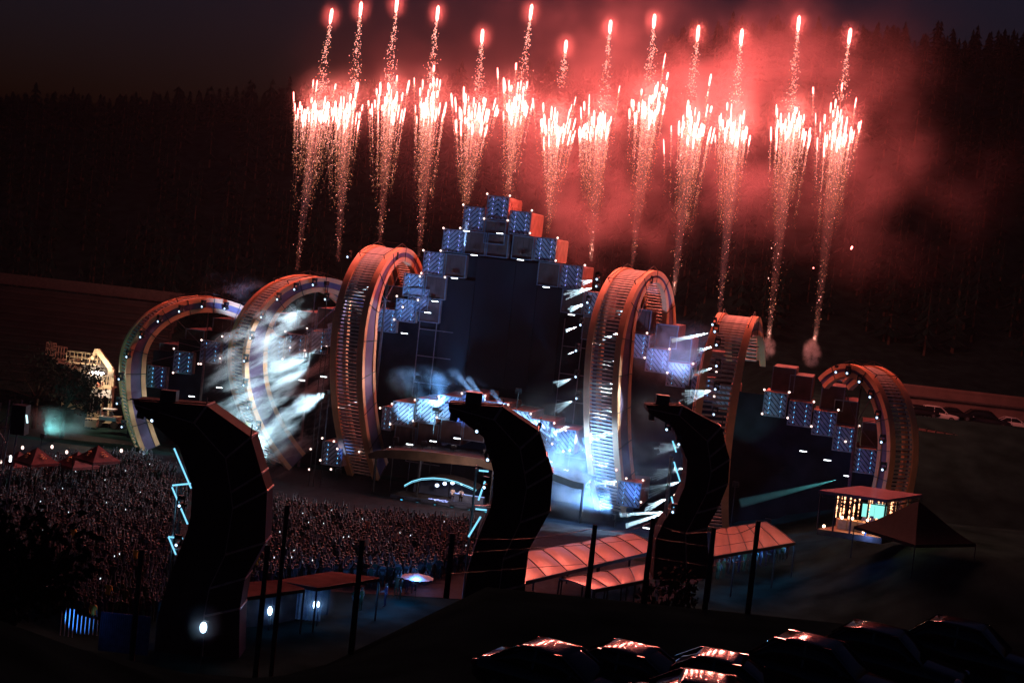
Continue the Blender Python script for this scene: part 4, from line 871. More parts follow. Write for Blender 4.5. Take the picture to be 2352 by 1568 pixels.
for i, (px, py, b, lab) in enumerate(((86, 1027, 1, 'red pyramid tent with orange emblem, left one behind the crowd'), (226, 1022, 1, 'red pyramid tent with orange emblem, right one behind the crowd'), (45, 1036, 0, 'dim red pyramid tent at the far left edge'), (180, 1036, 0, 'dim red pyramid tent between the two brighter ones'))):
    a = aty(px, py, 126 + (0 if b else 6)); t = tent(a, 1.5, 1.25, rad(-38), lab, redc, 'tent', 'red pyramid tents')
    for fc in (rad(0), rad(90)):
        mb = MB(); g = a.z - t.location.z
        for k, (x0, zz, w_) in enumerate(((-.28, .62, .38), (-.36, .78, .5), (-.18, .92, .42))):
            prev = None
            for s_ in range(7):
                x = x0 + w_ * s_ / 6 + .05; z_ = zz + .045 * math.sin(s_ * 1.4 + k); y = -1.5 * z_ / 1.25 - .03; p = Matrix.Rotation(fc, 3, 'Z') @ Vector((x, y * 1.0, 0)); p.z = g - z_ + .10
                if prev is not None: mb.bar(prev, p, .10, .03)
                prev = p
        mb.build('emblem', logo, t)

# ------------------------------------------------------------------ fence posts with sagging net line
post_m = mat('tarred_timber', (.05, .045, .04), .9, noise=.3, scale=4)
posts = [(325, 1262, 44), (615, 1252, 46), (660, 1160, 50), (832, 1240, 46), (1040, 1225, 48), (1367, 1205, 50), (1500, 1190, 50), (1640, 1212, 50), (1742, 1196, 50)]
tops = []
for i, (x, y, D) in enumerate(posts):
    p = aty(x, y, D); g = hz(p.x, p.y) - .3; mb = MB(); mb.sweep([[Vector((p.x + .10 * math.cos(t + z * .3) * k, p.y + .10 * math.sin(t + z * .3) * k, z)) for t in [j * math.pi / 4 for j in range(8)]] for z, k in ((g, 1.1), (g + (p.z - g) * .5, 1), (p.z, .92))])
    tag(mb.build('fence_post', post_m, loc=(p.x, p.y, g), world=True, smooth=True), f'dark timber fence post, {ORD[i]} from the left along the slope', 'post', 'timber posts of the net fence'); tops.append(p)
for i in range(4, len(tops) - 1):
    mb = MB(); a, b = tops[i], tops[i + 1]; prev = None
    for j in range(13):
        t = j / 12; p = a.lerp(b, t) - Vector((0, 0, .12 + .22 * math.sin(math.pi * t)))
        if prev: mb.cyl(prev, p, .012, n=4)
        prev = p
    for kz in (.7, 1.4):
        mb.cyl(a - Vector((0, 0, kz)), b - Vector((0, 0, kz)), .008, n=4)
    tag(mb.build('fence_wire', black_steel, loc=a, world=True), f'sagging wire between the {ORD[i]} and {ORD[i+1]} fence posts', 'wire', 'wires of the net fence')

# ------------------------------------------------------------------ cars
paint = [mat('car_paint_' + n, c, .10, 0, noise=.02, spec=.42) for n, c in (('black', (.012, .012, .014)), ('graphite', (.010, .010, .012)), ('deep_blue', (.006, .008, .014)), ('white', (.5, .5, .5)))]
glass_m = mat('tinted_glass', (.008, .01, .012), .05, 0, noise=0, spec=.35); tyre_m = mat('tyre_rubber', (.03, .03, .03), .9); rim_m = mat('alloy_rim', (.4, .4, .42), .3, .9); red_l = mat('tail_lamp_red', (.25, .02, .02), .2); head_l = mat('head_lamp_clear', (.5, .52, .55), .1, .3, spec=.8)
def mk_car(pm, kind='saloon'):
    rt = bpy.data.objects.new('parked_car', None); COL.objects.link(rt)
    def loft(secs_, name, m):
        ss = []
        for (y, w_, z0, z1, ty) in secs_:
            n = 20; q = []
            for i in range(n):
                t = 2 * math.pi * i / n; cx, cz = math.cos(t), math.sin(t); e = .45; x = abs(cx) ** e * (1 if cx > 0 else -1) * w_ / 2; z = abs(cz) ** e * (1 if cz > 0 else -1)
                q.append((x * (1 - ty * max(0, z)), y, (z0 + z1) / 2 + z * (z1 - z0) / 2))
            ss.append(q)
        return MB().sweep(ss).build(name, m, rt, smooth=True)
    hb = kind == 'wagon'
    loft([(-2.22, 1.3, .42, .62, 0), (-2.15, 1.6, .3, .74, .03), (-1.9, 1.74, .24, .82, .05), (-1.1, 1.8, .2, .93, .06), (-.5, 1.82, .2, .97, .06), (.8, 1.82, .2, .98, .06), (1.6, 1.8, .2, .99, .06), (2.0, 1.72, .26, .96, .05), (2.2, 1.5, .35, .8, .03), (2.24, 1.3, .42, .65, 0)], 'body', pm)
    top = 1.62 if hb else 1.46; bk = 2.08 if hb else 1.75
    loft([(-1.05, 1.45, .85, .93, .1), (-.75, 1.5, .85, 1.14, .16), (-.3, 1.52, .85, top - .07, .2), (.1, 1.52, .85, top - .012, .21), (.9, 1.5, .85, top - .02, .21), (bk - .75, 1.46, .85, top - .09, .2), (bk - .3, 1.42, .85, 1.15, .16), (bk, 1.38, .85, .96, .1)], 'window_glass', glass_m)
    loft([(-.28, 1.18, top - .11, top - .06, .03), (0, 1.25, top - .1, top - .002, .05), (.45, 1.27, top - .1, top + .018, .05), (.9, 1.26, top - .1, top + .006, .05), (bk - .72, 1.18, top - .14, top - .065, .03)], 'roof', pm)
    for sx in (-1, 1):
        MB().bar((sx * .69, -1.0, .93), (sx * .61, -.25, top - .08), .07).bar((sx * .60, -.25, top - .06), (sx * .60, bk - .7, top - .08), .06).bar((sx * .62, bk - .72, top - .1), (sx * .68, bk - .05, .98), .09).bar((sx * .77, .45, .95), (sx * .62, .45, top - .06), .07).build('pillar', pm, rt)
        MB().ell((sx * .98, -.68, 1.02), (.12, .07, .08), 8, 6).build('mirror', pm, rt, smooth=True)
        MB().ell((sx * .66, -2.1, .66), (.2, .12, .09), 8, 6).build('headlight', head_l, rt, smooth=True); MB().ell((sx * .7, 2.16, .76), (.17, .08, .09), 8, 6).build('taillight', red_l, rt, smooth=True)
        for y in (-1.38, 1.36):
            wl = MB().cyl((sx * .72, y, .32), (sx * .93, y, .32), .32, n=18).build('wheel', tyre_m, rt); MB().cyl((sx * .9, y, .32), (sx * .945, y, .32), .2, n=12).build('rim', rim_m, wl)
    MB().box((0, 2.235, .62), (.5, .02, .11)).build('plate', mat('plate_white', (.5, .5, .5), .5), rt)
    return rt
CP = {}
def car(p, rz, kind, pm, label, group, s=1):
    k = (kind, pm)
    if k not in CP: CP[k] = o = mk_car(paint[pm], kind)
    else: o = copy_tree(CP[k])
    o.name = 'parked_car'; o.location = p; o.rotation_euler = (0, 0, rz); o.scale = (s, s, s); return tag(o, label, 'car', group)
g1 = 'cars parked in the dark foreground'
for (px, py, D, rz, kind, pm, lab) in ((1295, 1487, 35.5, 62, 'saloon', 0, 'black car with red glints on its roof, leftmost of the foreground row'), (1478, 1490, 36.5, 66, 'saloon', 1, 'dark grey car, second from the left of the foreground row'), (1690, 1508, 36.5, 72, 'saloon', 0, 'black car with long red glint, third from the left of the foreground row'),
        (1905, 1474, 38.5, 60, 'wagon', 1, 'taller dark estate car, fourth from the left of the foreground row'), (2055, 1447, 42, 62, 'wagon', 0, 'black estate car fifth in the foreground row'), (2245, 1434, 44, 60, 'wagon', 2, 'dark blue estate car at the right end of the foreground row'), (1665, 1560, 31.5, 80, 'saloon', 2, 'dark blue car nearest the camera, cut off by the bottom edge'), (1330, 1600, 31.0, 75, 'saloon', 1, 'dark grey car hidden below the bottom edge at the left')):
    q = aty(px, py, D); top = 1.62 if kind == 'wagon' else 1.46; car(Vector((q.x, q.y, q.z - top)), rad(rz), kind, pm, lab, g1)
g2 = 'vehicles parked on the bank at the right'
for i, (px, py, kind, pm, s_) in enumerate(((2155, 932, 'wagon', 3, 1.15), (2195, 936, 'saloon', 1, 1), (2268, 942, 'wagon', 0, 1.35), (2330, 958, 'saloon', 3, 1.05), (2118, 930, 'saloon', 0, 1))):
    q = aty(px, py, 172); top = (1.62 if kind == 'wagon' else 1.46) * s_; car(Vector((q.x, q.y, q.z - top)), rad(82), kind, pm, ('white van-like car on the right-hand bank next to the outer arch', 'dark saloon on the right-hand bank behind the slatted fence', 'large black people carrier on the right-hand bank', 'white car at the right edge of the bank', 'dark car half hidden by the outer right arch')[i], g2, s_)
# bank wall and slatted fence behind the arch
wallc = mat('concrete_bank_wall', (.16, .11, .10), .85, noise=.25, scale=.4)
a = aty(2060, 885, 180); b = aty(2500, 935, 180); rt = thing('retaining_wall', 'long dim red concrete wall behind the vehicles at the right', 'wall', Vector(((a.x + b.x) / 2, 180, 10)))
mb = MB(); mb.sweep([[a, a - Vector((0, 0, 5)), a + Vector((0, .6, -5)), a + Vector((0, .6, 0))], [b, b - Vector((0, 0, 5)), b + Vector((0, .6, -5)), b + Vector((0, .6, 0))]]).build('wall_face', wallc, rt, world=True)
MB().bar(a + Vector((0, .2, .15)), b + Vector((0, .2, .15)), .5, .35).build('coping', wallc, rt, world=True); MB().bar(a + Vector((0, -.1, -1.1)), b + Vector((0, -.1, -1.1)), .2, .25).build('ledge', mat('wall_ledge', (.07, .06, .06), .8), rt, world=True)
a = aty(2110, 985, 163); b = aty(2420, 1040, 163); rt = thing('slatted_fence', 'low fence of pale red planks in front of the vehicles at the right', 'fence', a)
for j in range(15):
    p = a.lerp(b, j / 15); q = a.lerp(b, (j + .82) / 15)
    for dz in (0, -.32, -.75): MB().bar(p + Vector((0, 0, dz)), q + Vector((0, 0, dz)), .06, .22).build('plank', mat('fence_plank', (.38, .2, .17), .8, noise=.3), rt, world=True)
    MB().bar(p + Vector((-.1, .1, .25)), p + Vector((-.1, .1, -1.6)), .14, .14, up=(1, 0, 0)).build('post', black_steel, rt, world=True)
# terraced grandstand at the left
a = aty(-40, 650, 196); b = aty(420, 702, 196); rt = thing('grandstand', 'empty brown terraced grandstand on the slope at the far left', 'grandstand', Vector((a.x, 196, 0)))
mb = MB()
for j in range(14):
    y = -j * 1.25; z = -j * .85; mb.sweep([[p + Vector((0, y, z)), p + Vector((0, y - 1.25, z)), p + Vector((0, y - 1.25, z - 1.1)), p + Vector((0, y, z - 1.1))] for p in (a, b)])
mb.build('terrace', mat('terrace_concrete', (.022, .022, .024), .9, noise=.3, scale=.5), rt, world=True)
for j in range(14):
    MB().bar(a + Vector((0, -j * 1.25 - .6, -j * .85 + .3)), b + Vector((0, -j * 1.25 - .6, -j * .85 + .3)), .35, .07).build('bench', mat('bench_timber', (.045, .04, .04), .8), rt, world=True)
mb = MB(); mb.bar(a + Vector((0, .5, 1)), b + Vector((0, .5, 1)), .1, 1.4).build('back_fence', mat('bench_timber', (.045, .04, .04), .8), rt, world=True)

# ------------------------------------------------------------------ crowd
blind = [[(303, 920), (574, 1005), (611, 1129), (606, 1248), (546, 1400), (546, 1568), (350, 1568), (385, 1330), (440, 1100)], [(1030, 928), (1239, 992), (1270, 1088), (1205, 1345), (1203, 1500), (1055, 1500), (1099, 1231), (1132, 1149)]]
def inside(p, poly):
    r = False
    for i in range(len(poly)):
        a, b = poly[i], poly[i - 1]
        if (a[1] > p[1]) != (b[1] > p[1]) and p[0] < (b[0] - a[0]) * (p[1] - a[1]) / (b[1] - a[1]) + a[0]: r = not r
    return r
field = [(0, 1132), (200, 1118), (380, 1108), (600, 1150), (840, 1185), (1095, 1205), (1085, 1285), (960, 1318), (870, 1320), (700, 1318), (560, 1345), (430, 1400), (150, 1405), (60, 1350), (-10, 1240)]
gp = [gz(x, y, .9) for x, y in field]; gx = [(p.x, p.y) for p in gp]
gx2 = [(q.x, q.y) for q in (gz(x, y, .9) for x, y in ((-15, 1066), (60, 1058), (330, 1048), (405, 1086), (395, 1096), (200, 1108), (-15, 1122)))]
CI = (CR.transposed())
def topx(p): q = CI @ (p - CAMP); return 1176 + F * q.x / -q.z, 784 - F * q.y / -q.z
random.seed(21); spots = []
x0, x1 = min(g[0] for g in gx + gx2), max(g[0] for g in gx); y0, y1 = min(g[1] for g in gx), max(g[1] for g in gx + gx2)
cell = .62; yy = y0
while yy < y1:
    xx = x0 + random.random() * .3
    while xx < x1:
        p = (xx + random.uniform(-.2, .2), yy + random.uniform(-.2, .2))
        if inside(p, gx) or inside(p, gx2):
            px = topx(Vector((p[0], p[1], 1.2)))
            if not any(inside(px, b) for b in blind) and -15 < px[0] < 2360 and random.random() < .80 + .25 * math.sin(p[0] * .9 + 1.3 * math.sin(p[1] * .5)) * math.sin(p[1] * .7 + p[0] * .23): spots.append((p, px))
        xx += cell
    yy += cell
spots.sort(key=lambda t: t[0][1])
near = spots[:300]; far = spots[300:]
SD = S(-4, 8, 0)
for i, ((x, y), px) in enumerate(near):
    pose = random.choice(('up', 'up', 'stand', 'one', 'phone')); zg = hz(x, y)
    person(pose, (x, y, zg), math.atan2(SD.x - x, -(SD.y - y)) + random.uniform(-.4, .4), 'person in the packed audience seen from behind, dim in the near part of the crowd', 'people in the near part of the crowd', s=random.uniform(.92, 1.06))
low = [mk_person(k, 0) for k in ('up', 'one', 'stand', 'phone')]
VV = []; FFv = []; LS = []; MI = []; off = 0
dat = []
for m in low:
    v = np.zeros(len(m.vertices) * 3); m.vertices.foreach_get('co', v); dat.append((v.reshape(-1, 3), [tuple(p.vertices) for p in m.polygons], [p.material_index for p in m.polygons]))
for (x, y), px in far:
    v, f, mi = dat[random.randrange(4)]; a = math.atan2(SD.x - x, -(SD.y - y)) + random.uniform(-.4, .4); c, s_ = math.cos(a), math.sin(a); k = random.uniform(.9, 1.08)
    w2 = np.stack([(v[:, 0] * c - v[:, 1] * s_) * k + x, (v[:, 0] * s_ + v[:, 1] * c) * k + y, v[:, 2] * k + hz(x, y)], 1); VV.append(w2)
    FFv += [tuple(i + off for i in q) for q in f]; MI += [m_ if m_ != 1 else random.choice((1, 1, 4, 5)) for m_ in [mi[0]] * 0 + mi]; off += len(v)
me = bpy.data.meshes.new('crowd'); me.from_pydata(np.concatenate(VV).tolist(), [], FFv)
for m in P_M + [mat('shirt_dark', (.06, .05, .06), .8), mat('shirt_pale', (.13, .15, .17), .8)]: me.materials.append(m)
me.polygons.foreach_set('material_index', MI); me.update(); o = bpy.data.objects.new('crowd', me); COL.objects.link(o)
tag(o, 'packed festival audience facing the stage, far part of the crowd', 'crowd', kind='stuff')
# a few who stand out: sitting on shoulders in yellow or orange, and held-up phones
yel = mat('yellow_shirt', (.75, .42, .06), .8, noise=.1); org = mat('orange_shirt', (.70, .28, .14), .8, noise=.1)
for i, (px, py, m, pose, lab) in enumerate(((170, 1212, yel, 'stand', 'person in yellow raised above the crowd at the far left'), (215, 1385, yel, 'stand', 'person in yellow standing in the near left of the crowd'), (250, 1340, yel, 'one', 'person in yellow with one arm up near the left front'), (312, 1260, yel, 'up', 'person in yellow with both arms up, middle of the left crowd'),
        (589, 1275, yel, 'stand', 'person in yellow beside the left speaker tower'), (846, 1195, org, 'up', 'person in orange high above the crowd, arms up, left of the booth'), (910, 1222, org, 'one', 'person in orange on shoulders with one arm up, before the booth'), (1020, 1215, org, 'up', 'person in orange on shoulders at the right of the crowd'), (843, 1235, org, 'stand', 'person in orange below the highest raised one'), (1066, 1222, org, 'phone', 'person in orange holding something up near the middle speaker tower'))):
    p = gz(px, py, 2.4); s_ = 1.05; o = person(pose, (p.x, p.y, hz(p.x, p.y) + .75), math.atan2(SD.x - p.x, -(SD.y - p.y)), lab, 'raised people in bright shirts', s=s_); o.data = o.data.copy(); o.data.materials[1] = m
ph_m = emat('phone_screen', (.75, .9, 1), 1.3)
vis = [s_ for s_ in spots if random.random() < .012]
phb = None
for i, ((x, y), px) in enumerate(vis[:90]):
    z = hz(x, y) + random.uniform(1.7, 2.1); me_ = MB()
    if phb is None: phb = me_.box((0, 0, 0), (.075, .012, .13)).box((0, -.012, 0), (.066, .004, .12), 1).build('raised_phone', [black_steel, ph_m]); o = phb
    else: o = phb.copy(); COL.objects.link(o)
    o.location = (x, y - .35, z); o.rotation_euler = (random.uniform(-.5, .3), random.uniform(-.4, .4), random.uniform(-.5, .5)); tag(o, 'tiny lit phone held up over the crowd', 'phone', 'lit phones held up over the crowd')
lamp('SPOT', S(-12, 9, 12), (.8, .62, .6), 700, None, aim=S(-16, 40, 0), size=1.5, angle=rad(100), blend=.8)
lamp('SPOT', S(-30, 20, 12), (.35, .7, .75), 800, None, aim=S(-34, 50, 0), size=1.5, angle=rad(80), blend=.8)
# low barriers in front of the rear stand at the far left
rt = thing('crowd_barrier', 'dark hoarding with small red panels behind the left crowd', 'barrier', aty(180, 1110, 137))
a, b = aty(-10, 1128, 138), aty(390, 1100, 138)
MB().bar(a, b, .1, 1.2).build('hoarding', navy2, rt, world=True); MB().bar(a + Vector((0, -.1, -.75)), b + Vector((0, -.1, -.75)), .1, .12).build('kerb_rail', redc, rt, world=True)
for t in (.33, .48, .62, .72, .84): p = a.lerp(b, t) + Vector((0, -.1, random.uniform(-.1, .3))); MB().box(p, (1.1, .05, .42)).build('panel', redc, rt, world=True)

# ------------------------------------------------------------------ works area at the left: boom lifts, light mast, cabin, cart
ylw = mat('boom_lift_paint', (.62, .50, .34), .5, noise=.15, scale=2); D_ = 172
def L(x, y, D=D_): q = Z(16, (x, y)); return aty(*q, D)
def basket(rt, a, b, h, dep=1.3):
    mb = MB(); u = b - a; Yv = Vector((0, dep, 0)); zv = Vector((0, 0, h))
    for yv in (Vector(), Yv):
        for k in (0, .5, 1): mb.bar(a + yv + zv * k, b + yv + zv * k, .05 if k else .14)
        for t in (0, .25, .5, .75, 1): mb.bar(a + u * t + yv, a + u * t + yv + zv, .05)
    for t in (0, 1):
        for k in (0, .5, 1): mb.bar(a + u * t + zv * k, a + u * t + Yv + zv * k, .05)
    mb.sweep([[a - Vector((0, 0, .08)), a + Yv - Vector((0, 0, .08)), a + Yv, a], [b - Vector((0, 0, .08)), b + Yv - Vector((0, 0, .08)), b + Yv, b]]); mb.build('basket', ylw, rt, world=True)
def arm(rt, pts, w0=.45):
    for i, (p, q) in enumerate(zip(pts, pts[1:])): MB().bar(p, q, w0 * (1 - .2 * i), w0 * (1.2 - .2 * i)).build('boom_section', ylw, rt, world=True); MB().cyl(q - Vector((0, .35, 0)), q + Vector((0, .35, 0)), .22, n=10).build('boom_joint', ylw, rt, world=True)
def base(rt, p):
    g = hz(p.x, p.y); MB().box((p.x, p.y, g + .95), (2.6, 2.0, .8)).build('chassis', ylw, rt, world=True)
    for sx in (-1, 1):
        for sy in (-1, 1): MB().cyl((p.x + sx * .95, p.y + sy * .95, g + .45), (p.x + sx * .95, p.y + sy * 1.25, g + .45), .45, n=14).build('wheel', tyre_m, rt, world=True)
    MB().bar((p.x, p.y, g + 1.2), p, .5).build('turret', ylw, rt, world=True)
rt = thing('boom_lift', 'tan boom lift with wide railed basket, lit by the work lamp', 'boom lift', L(1270, 900)); basket(rt, L(828, 298), L(1215, 345), 1.25); arm(rt, [L(1395, 480), L(1400, 395), L(1228, 160)], .6); arm(rt, [L(1205, 140), L(1165, 250)], .25); base(rt, L(1395, 480) + Vector((0, .8, 0)))
rt = thing('boom_lift', 'lower boom lift reaching left with a small basket under the wide one', 'boom lift', L(1290, 900, 176)); arm(rt, [L(1290, 520, 175), L(1150, 455, 175), L(1000, 398, 175)], .45); basket(rt, L(870, 385, 175), L(965, 390, 175), 1.1); base(rt, L(1290, 520, 175))
rt = thing('boom_lift', 'farthest boom lift, only its dim baskets seen at the upper left', 'boom lift', L(700, 900, 182)); basket(rt, L(655, 262, 182), L(790, 285, 182), 1.6); basket(rt, L(572, 205, 182), L(655, 225, 182), 1.5); arm(rt, [L(960, 430, 182), L(850, 340, 182), L(735, 310, 182)], .3); base(rt, L(960, 430, 182))
p = L(1215, 445, 170); g = hz(p.x, p.y); rt = thing('light_mast', 'mobile light mast with a glaring white twin lamp', 'light mast', Vector((p.x, p.y, g)))
MB().cyl((p.x - .2, p.y, g), (p.x, p.y, p.z), .07, n=8).build('mast', rim_m, rt, world=True); MB().box((p.x - .1, p.y, g + .7), (1.4, .9, 1.0)).build('generator', ylw, rt, world=True)
for dx in (-.55, -.18, .3, .65): MB().ell((p.x + dx, p.y - .12, p.z), (.27, .1, .2), 10, 8).build('lamp_head', emat('work_lamp_glass', (1, .86, .72), 25), rt, world=True)
lamp('POINT', p + Vector((.1, -.9, .1)), (1, .72, .48), 1500, rt, size=.25)
smoke('lamp_halo_mist', 'small glow of mist round the glaring work lamp', p + Vector((0, -.6, 0)), (5, 4, 4.5), .035, scale=.8, lo=.1, hi=.5, seed=3)
cab = mat('white_tarpaulin', (.6, .6, .62), .7, noise=.1)
rt = thing('site_cabin', 'two-storey scaffold site cabin with white tarpaulin and a railed roof', 'cabin', L(1280, 900, 173))
MB().sweep([[L(1150, 622), L(1400, 632), L(1400, 648), L(1150, 636)], [q + Vector((0, 2.4, 0)) for q in (L(1150, 622), L(1400, 632), L(1400, 648), L(1150, 636))]]).build('roof_deck', ylw, rt, world=True)
basket(rt, L(1272, 608), L(1392, 615), 1.25, 1.2)
MB().sweep([[L(1285, 660), L(1400, 655), L(1405, 765), L(1275, 735)], [q + Vector((0, .1, 0)) for q in (L(1285, 660), L(1400, 655), L(1405, 765), L(1275, 735))]]).build('tarpaulin', cab, rt, world=True)
MB().sweep([[L(1165, 640), L(1225, 645), L(1222, 730), L(1118, 722)], [q + Vector((0, .1, 0)) for q in (L(1165, 640), L(1225, 645), L(1222, 730), L(1118, 722))]]).build('side_tarpaulin', mat('grey_tarpaulin', (.3, .28, .27), .7), rt, world=True)
MB().sweep([[L(1228, 670), L(1278, 675), L(1270, 790), L(1240, 785)], [q + Vector((0, .1, 0)) for q in (L(1228, 670), L(1278, 675), L(1270, 790), L(1240, 785))]]).build('door', cab, rt, world=True)
MB().sweep([[L(1192, 560), L(1265, 560), L(1262, 618), L(1188, 616)], [q + Vector((0, 1, 0)) for q in (L(1192, 560), L(1265, 560), L(1262, 618), L(1188, 616))]]).build('red_crate', mat('red_brown_board', (.4, .14, .08), .7), rt, world=True)
for x, y in ((1150, 640), (1270, 645), (1398, 650)): q = L(x, y); MB().cyl((q.x, q.y, hz(q.x, q.y)), q, .06, n=6).build('leg', black_steel, rt, world=True)
rt = thing('utility_cart', 'white-roofed buggy parked under the site cabin', 'cart', L(1350, 1040, 168))
MB().sweep([[L(1270, 893, 168), L(1435, 905, 168), L(1435, 922, 168), L(1300, 898, 168)], [q + Vector((0, 1.4, 0)) for q in (L(1270, 893, 168), L(1435, 905, 168), L(1435, 922, 168), L(1300, 898, 168))]]).build('roof', cab, rt, world=True)
MB().bar(L(1395, 910, 168), L(1430, 980, 168), .1).build('front_pillar', cab, rt, world=True); MB().bar(L(1268, 905, 168), L(1262, 975, 168), .1).build('rear_pillar', cab, rt, world=True)
for x in (1305, 1378): q = L(x, 965, 168); MB().ell(q + Vector((0, .5, 0)), (.25, .15, .36), 8, 6).build('seat', mat('brown_seat', (.35, .2, .17), .6), rt, world=True)
MB().bar(L(1255, 1000, 168), L(1465, 1025, 168), .8, .45).build('body', cab, rt, world=True)
for x in (1285, 1435): q = L(x, 1035, 168); MB().cyl(q, q + Vector((0, .25, 0)), .3, n=14).build('wheel', tyre_m, rt, world=True)
# scaffold tower with a speaker at the far left edge
p0 = Z(9, (5, 1000)); p1 = Z(9, (105, 1000)); A = aty(*p0, 100); B = aty(*p1, 100); rt = thing('scaffold_tower', 'dark scaffold tower at the left edge with one hanging speaker', 'scaffold', Vector(((A.x + B.x) / 2, 100, 0)))
for q in (A, B):
    for dy in (0, 1.8): MB().cyl((q.x - .9, 100 + dy, 0), (q.x, 100 + dy, q.z), .06, n=6).build('upright', mat('dull_tube', (.16, .16, .18), .5, .5), rt, world=True)
mb = MB(); zz = .5; s_ = 1
while zz < A.z - 1.2:
    k = (zz / A.z - 1) * .9; k2 = ((zz + 1.2) / A.z - 1) * .9; mb.bar((A.x + k, 100, zz), (B.x + k, 100, zz), .06)
    mb.bar((A.x + k, 100, zz) if s_ > 0 else (B.x + k, 100, zz), (B.x + k2, 100, zz + 1.2) if s_ > 0 else (A.x + k2, 100, zz + 1.2), .05); zz += 1.2; s_ = -s_
mb.build('lattice', MATS['dull_tube'], rt, world=True)
q = aty(*Z(9, (160, 1130)), 99.5); MB().box(q, (1.0, 1.0, 2.1)).build('speaker', black_steel, rt, world=True)
MB().bar(aty(*Z(9, (207, 1095)), 99), aty(*Z(9, (215, 1160)), 99), .10).build('lamp_tube', emat('pale_cyan_tube', (.6, .95, 1), 1.6), rt, world=True)
q = aty(*Z(9, (82, 1438)), 99); MB().box(q, (.12, .12, .42)).build('white_tube', batten_m, rt, world=True)
# small lamps over the rear tents
for i, (x, y) in enumerate(((283, 1378), (653, 1368), (837, 1434), (1522, 1416), (8, 1555))):
    p = aty(*Z(16, (x, y)), 125); t = thing('festoon_lamp', f'small white lamp above the red tents, {ORD[i]} listed from the left group', 'lamp', p, 0, 'small lamps over the red tents'); MB().ell((0, 0, 0), (.13, .1, .17), 8, 6).build('glass', bulb_m, t, smooth=True); MB().cyl((0, .05, 0), (0, .05, .5), .02, n=5).build('hanger', black_steel, t)

# ------------------------------------------------------------------ blue-lit bars and people below
bf = emat('blue_flood_glass', (.55, .8, 1), 9); BLU = (.05, .28, 1)
for i, (px, py, D, rx, rz_, e, lab) in enumerate(((467, 1440, 82, .2, .33, 40, 'glaring blue-white floodlight low at the lower left'), (620, 1402, 91, .15, .3, 160, 'oval blue-white floodlight under the left bar shed'), (722, 1388, 93, .09, .24, 90, 'left of the twin blue-white floods by the blue curtain'), (731, 1387, 93, .09, .2, 90, 'right of the twin blue-white floods by the blue curtain'))):
    p = aty(px, py, D); rt = thing('blue_flood', lab, 'floodlight', p, 0, 'blue floodlights of the bars'); MB().ell((0, 0, 0), (rx, .08, rz_), 10, 8).build('glass', bf, rt, smooth=True); MB().box((0, .16, 0), (rx * 2.3, .16, rz_ * 2.2)).build('housing', black_steel, rt); MB().cyl((0, .2, -rz_), (0, .2, hz(p.x, p.y + .2) - p.z), .04, n=6).build('stand', black_steel, rt)
    lamp('POINT', p + Vector((0, -.5, 0)), BLU, e * .09, rt, size=.15)
    smoke('lamp_halo_mist', f'added halo mist at the {lab}', p + Vector((0, -.2, .3)), (2.6, 1.8, 3.0), .25, scale=1, lo=.1, hi=.5, seed=i)  # mist put round the lamp to carry its halo
p = aty(710, 1385, 94); rt = thing('blue_curtain', 'blue-lit hanging curtain beside the twin floods', 'curtain', p); mb = MB(); secs = []
for k in range(25): x = -.85 + 1.7 * k / 24; y = .06 * math.sin(k * 1.7); secs.append([(x, y, -1.15), (x, y + .03, -1.15), (x, y + .03, 1.3), (x, y, 1.3)])
mb.sweep(secs).build('cloth', mat('white_curtain', (.5, .55, .6), .8), rt)
p = aty(185, 1430, 82); rt = thing('slatted_gate', 'gate of upright slats edged with blue light at the lower left', 'gate', p)
for k in range(10): MB().box((-1.15 + k * .24, 0, -.0 - .02 * k), (.045, .04, 1.3 - .04 * k if k > 3 else 1.7)).build('slat', mat('pale_slat', (.5, .55, .6), .5), rt)
lamp('SPOT', p + Vector((-1.6, -1.6, .6)), BLU, 700, rt, aim=p + Vector((-.2, .1, .2)), size=.1, angle=rad(38))
p = aty(285, 1455, 80); rt = thing('hoarding_panel', 'dim blue ribbed hoarding beside the slatted gate', 'hoarding', p)
mb = MB(); mb.box((0, .1, 0), (2.9, .05, 2.3))
for k in range(24): mb.box((-1.4 + k * .12, .05, 0), (.05, .05, 2.2))
mb.build('panel', mat('blue_hoarding', (.08, .12, .2), .7), rt); lamp('SPOT', p + Vector((-2.5, -1.5, 1.5)), BLU, 25, rt, aim=p, size=.3, angle=rad(60))
blue_people = [(13, (1440, 500), 100, 'stand'), (13, (1515, 520), 100, 'dj'), (13, (1620, 430), 103, 'one'), (13, (1655, 480), 103, 'stand'), (13, (1715, 400), 105, 'up'), (13, (1765, 430), 105, 'one'), (13, (1800, 405), 106, 'stand'), (13, (1880, 395), 108, 'phone'), (13, (1920, 385), 109, 'stand'), (13, (1285, 560), 97, 'stand'), (13, (1228, 565), 97, 'phone')]
for i, (sh_, q, D, pose) in enumerate(blue_people):
    p = aty(*Z(sh_, q), D); person(pose, (p.x, p.y, p.z - 1.0), random.uniform(-2, 2), f'person lit blue beside the bar, {ORD[i]} in the row below the crowd', 'blue-lit people beside the bars')
for q, D, e in (((1500, 470), 98, 500), ((1650, 400), 101, 420), ((1800, 370), 103, 420), ((1900, 350), 106, 260), ((1280, 540), 95.5, 120)):
    p = aty(*Z(13, q), D); lamp('POINT', p, (.08, .35, 1), e * .3, None, size=.15)
rt = thing('bar_parasol', 'small pale parasol glowing blue over the bar guests', 'parasol', aty(*Z(13, (1810, 360)), 104)); mb = MB(); mb.cyl((0, 0, -.1), (0, 0, .22), 1.25, .05, 12).build('canopy', cab, rt); MB().cyl((0, 0, -2.2), (0, 0, .2), .03, n=6).build('pole', black_steel, rt)
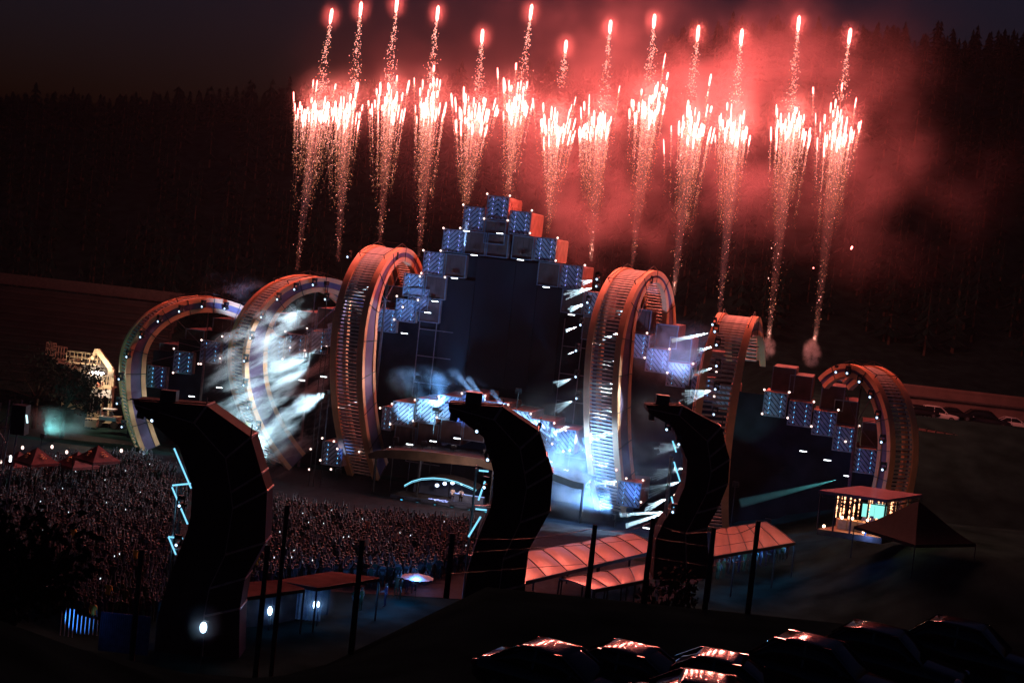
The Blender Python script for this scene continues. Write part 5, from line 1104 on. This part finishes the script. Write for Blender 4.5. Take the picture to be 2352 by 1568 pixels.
for i in range(14):
    px = 1650 + i * 12.3; py = 1300 - i * 3.6 + random.uniform(-4, 4); p = aty(px, py, 116 + i * .6); person(random.choice(('stand', 'dj', 'phone')), (p.x, p.y, p.z - 1.1), random.uniform(-3, 3), f'person lit blue under the dull red marquee, {ORD[i]} from the left', 'blue-lit people under the right marquee')
for px, py, e in ((1655, 1290, 500), (1700, 1280, 420), (1750, 1268, 350), (1800, 1255, 350)): lamp('POINT', aty(px, py, 114 + (px - 1650) * .06), (.12, .42, 1), e * .22, None, size=.12)

# ------------------------------------------------------------------ single trees
leaf = mat('night_leaves', (.008, .014, .012), .85, noise=.5, scale=1.5)
def tree(p, h, r, label, n=900):
    rt = thing('dark_tree', label, 'tree', p, 0, 'dark broadleaf trees'); mb = MB(); mb.cyl((0, 0, 0), (.1, 0, h * .5), h * .03, h * .015)
    cl = []
    for k in range(11): t = random.uniform(0, 6.28); q = Vector((r * .62 * math.cos(t) * random.random() ** .4, r * .62 * math.sin(t) * random.random() ** .4, h * random.uniform(.38, .86))); cl.append((q, r * random.uniform(.28, .5))); mb.cyl((.05, 0, h * .35), q, h * .012, .02, 5)
    mb.build('trunk', MATS['bark'], rt); mb = MB()
    for k in range(n):
        c, cr = random.choice(cl); v = Vector((random.gauss(0, 1), random.gauss(0, 1), random.gauss(0, .8))).normalized() * cr * random.uniform(.5, 1.12); q = c + v; s_ = random.uniform(.12, .3)
        a = Vector((random.gauss(0, 1), random.gauss(0, 1), random.gauss(0, 1))).normalized(); b = a.orthogonal().normalized(); mb.add([q - a * s_, q - b * s_ * .5, q + a * s_, q + b * s_ * .5], [(0, 1, 2, 3)])
    mb.build('crown', leaf, rt)
for (px, py, D, r, lab, n) in ((30, 1260, 52, 3.6, 'black tree crown at the lower left edge in the foreground', 1500), (150, 905, 160, 5, 'dark tree in front of the boom lifts', 1200), (85, 890, 165, 6, 'dark tree left of the boom lifts', 1200), (1548, 1312, 84, 2.2, 'rounded dark bush crown under the farthest speaker tower', 900)):
    p = aty(px, py, D); g = hz(p.x, p.y); h = (p.z - g) + r * .9; tree(Vector((p.x, p.y, g)), max(h, 3), r, lab, n)
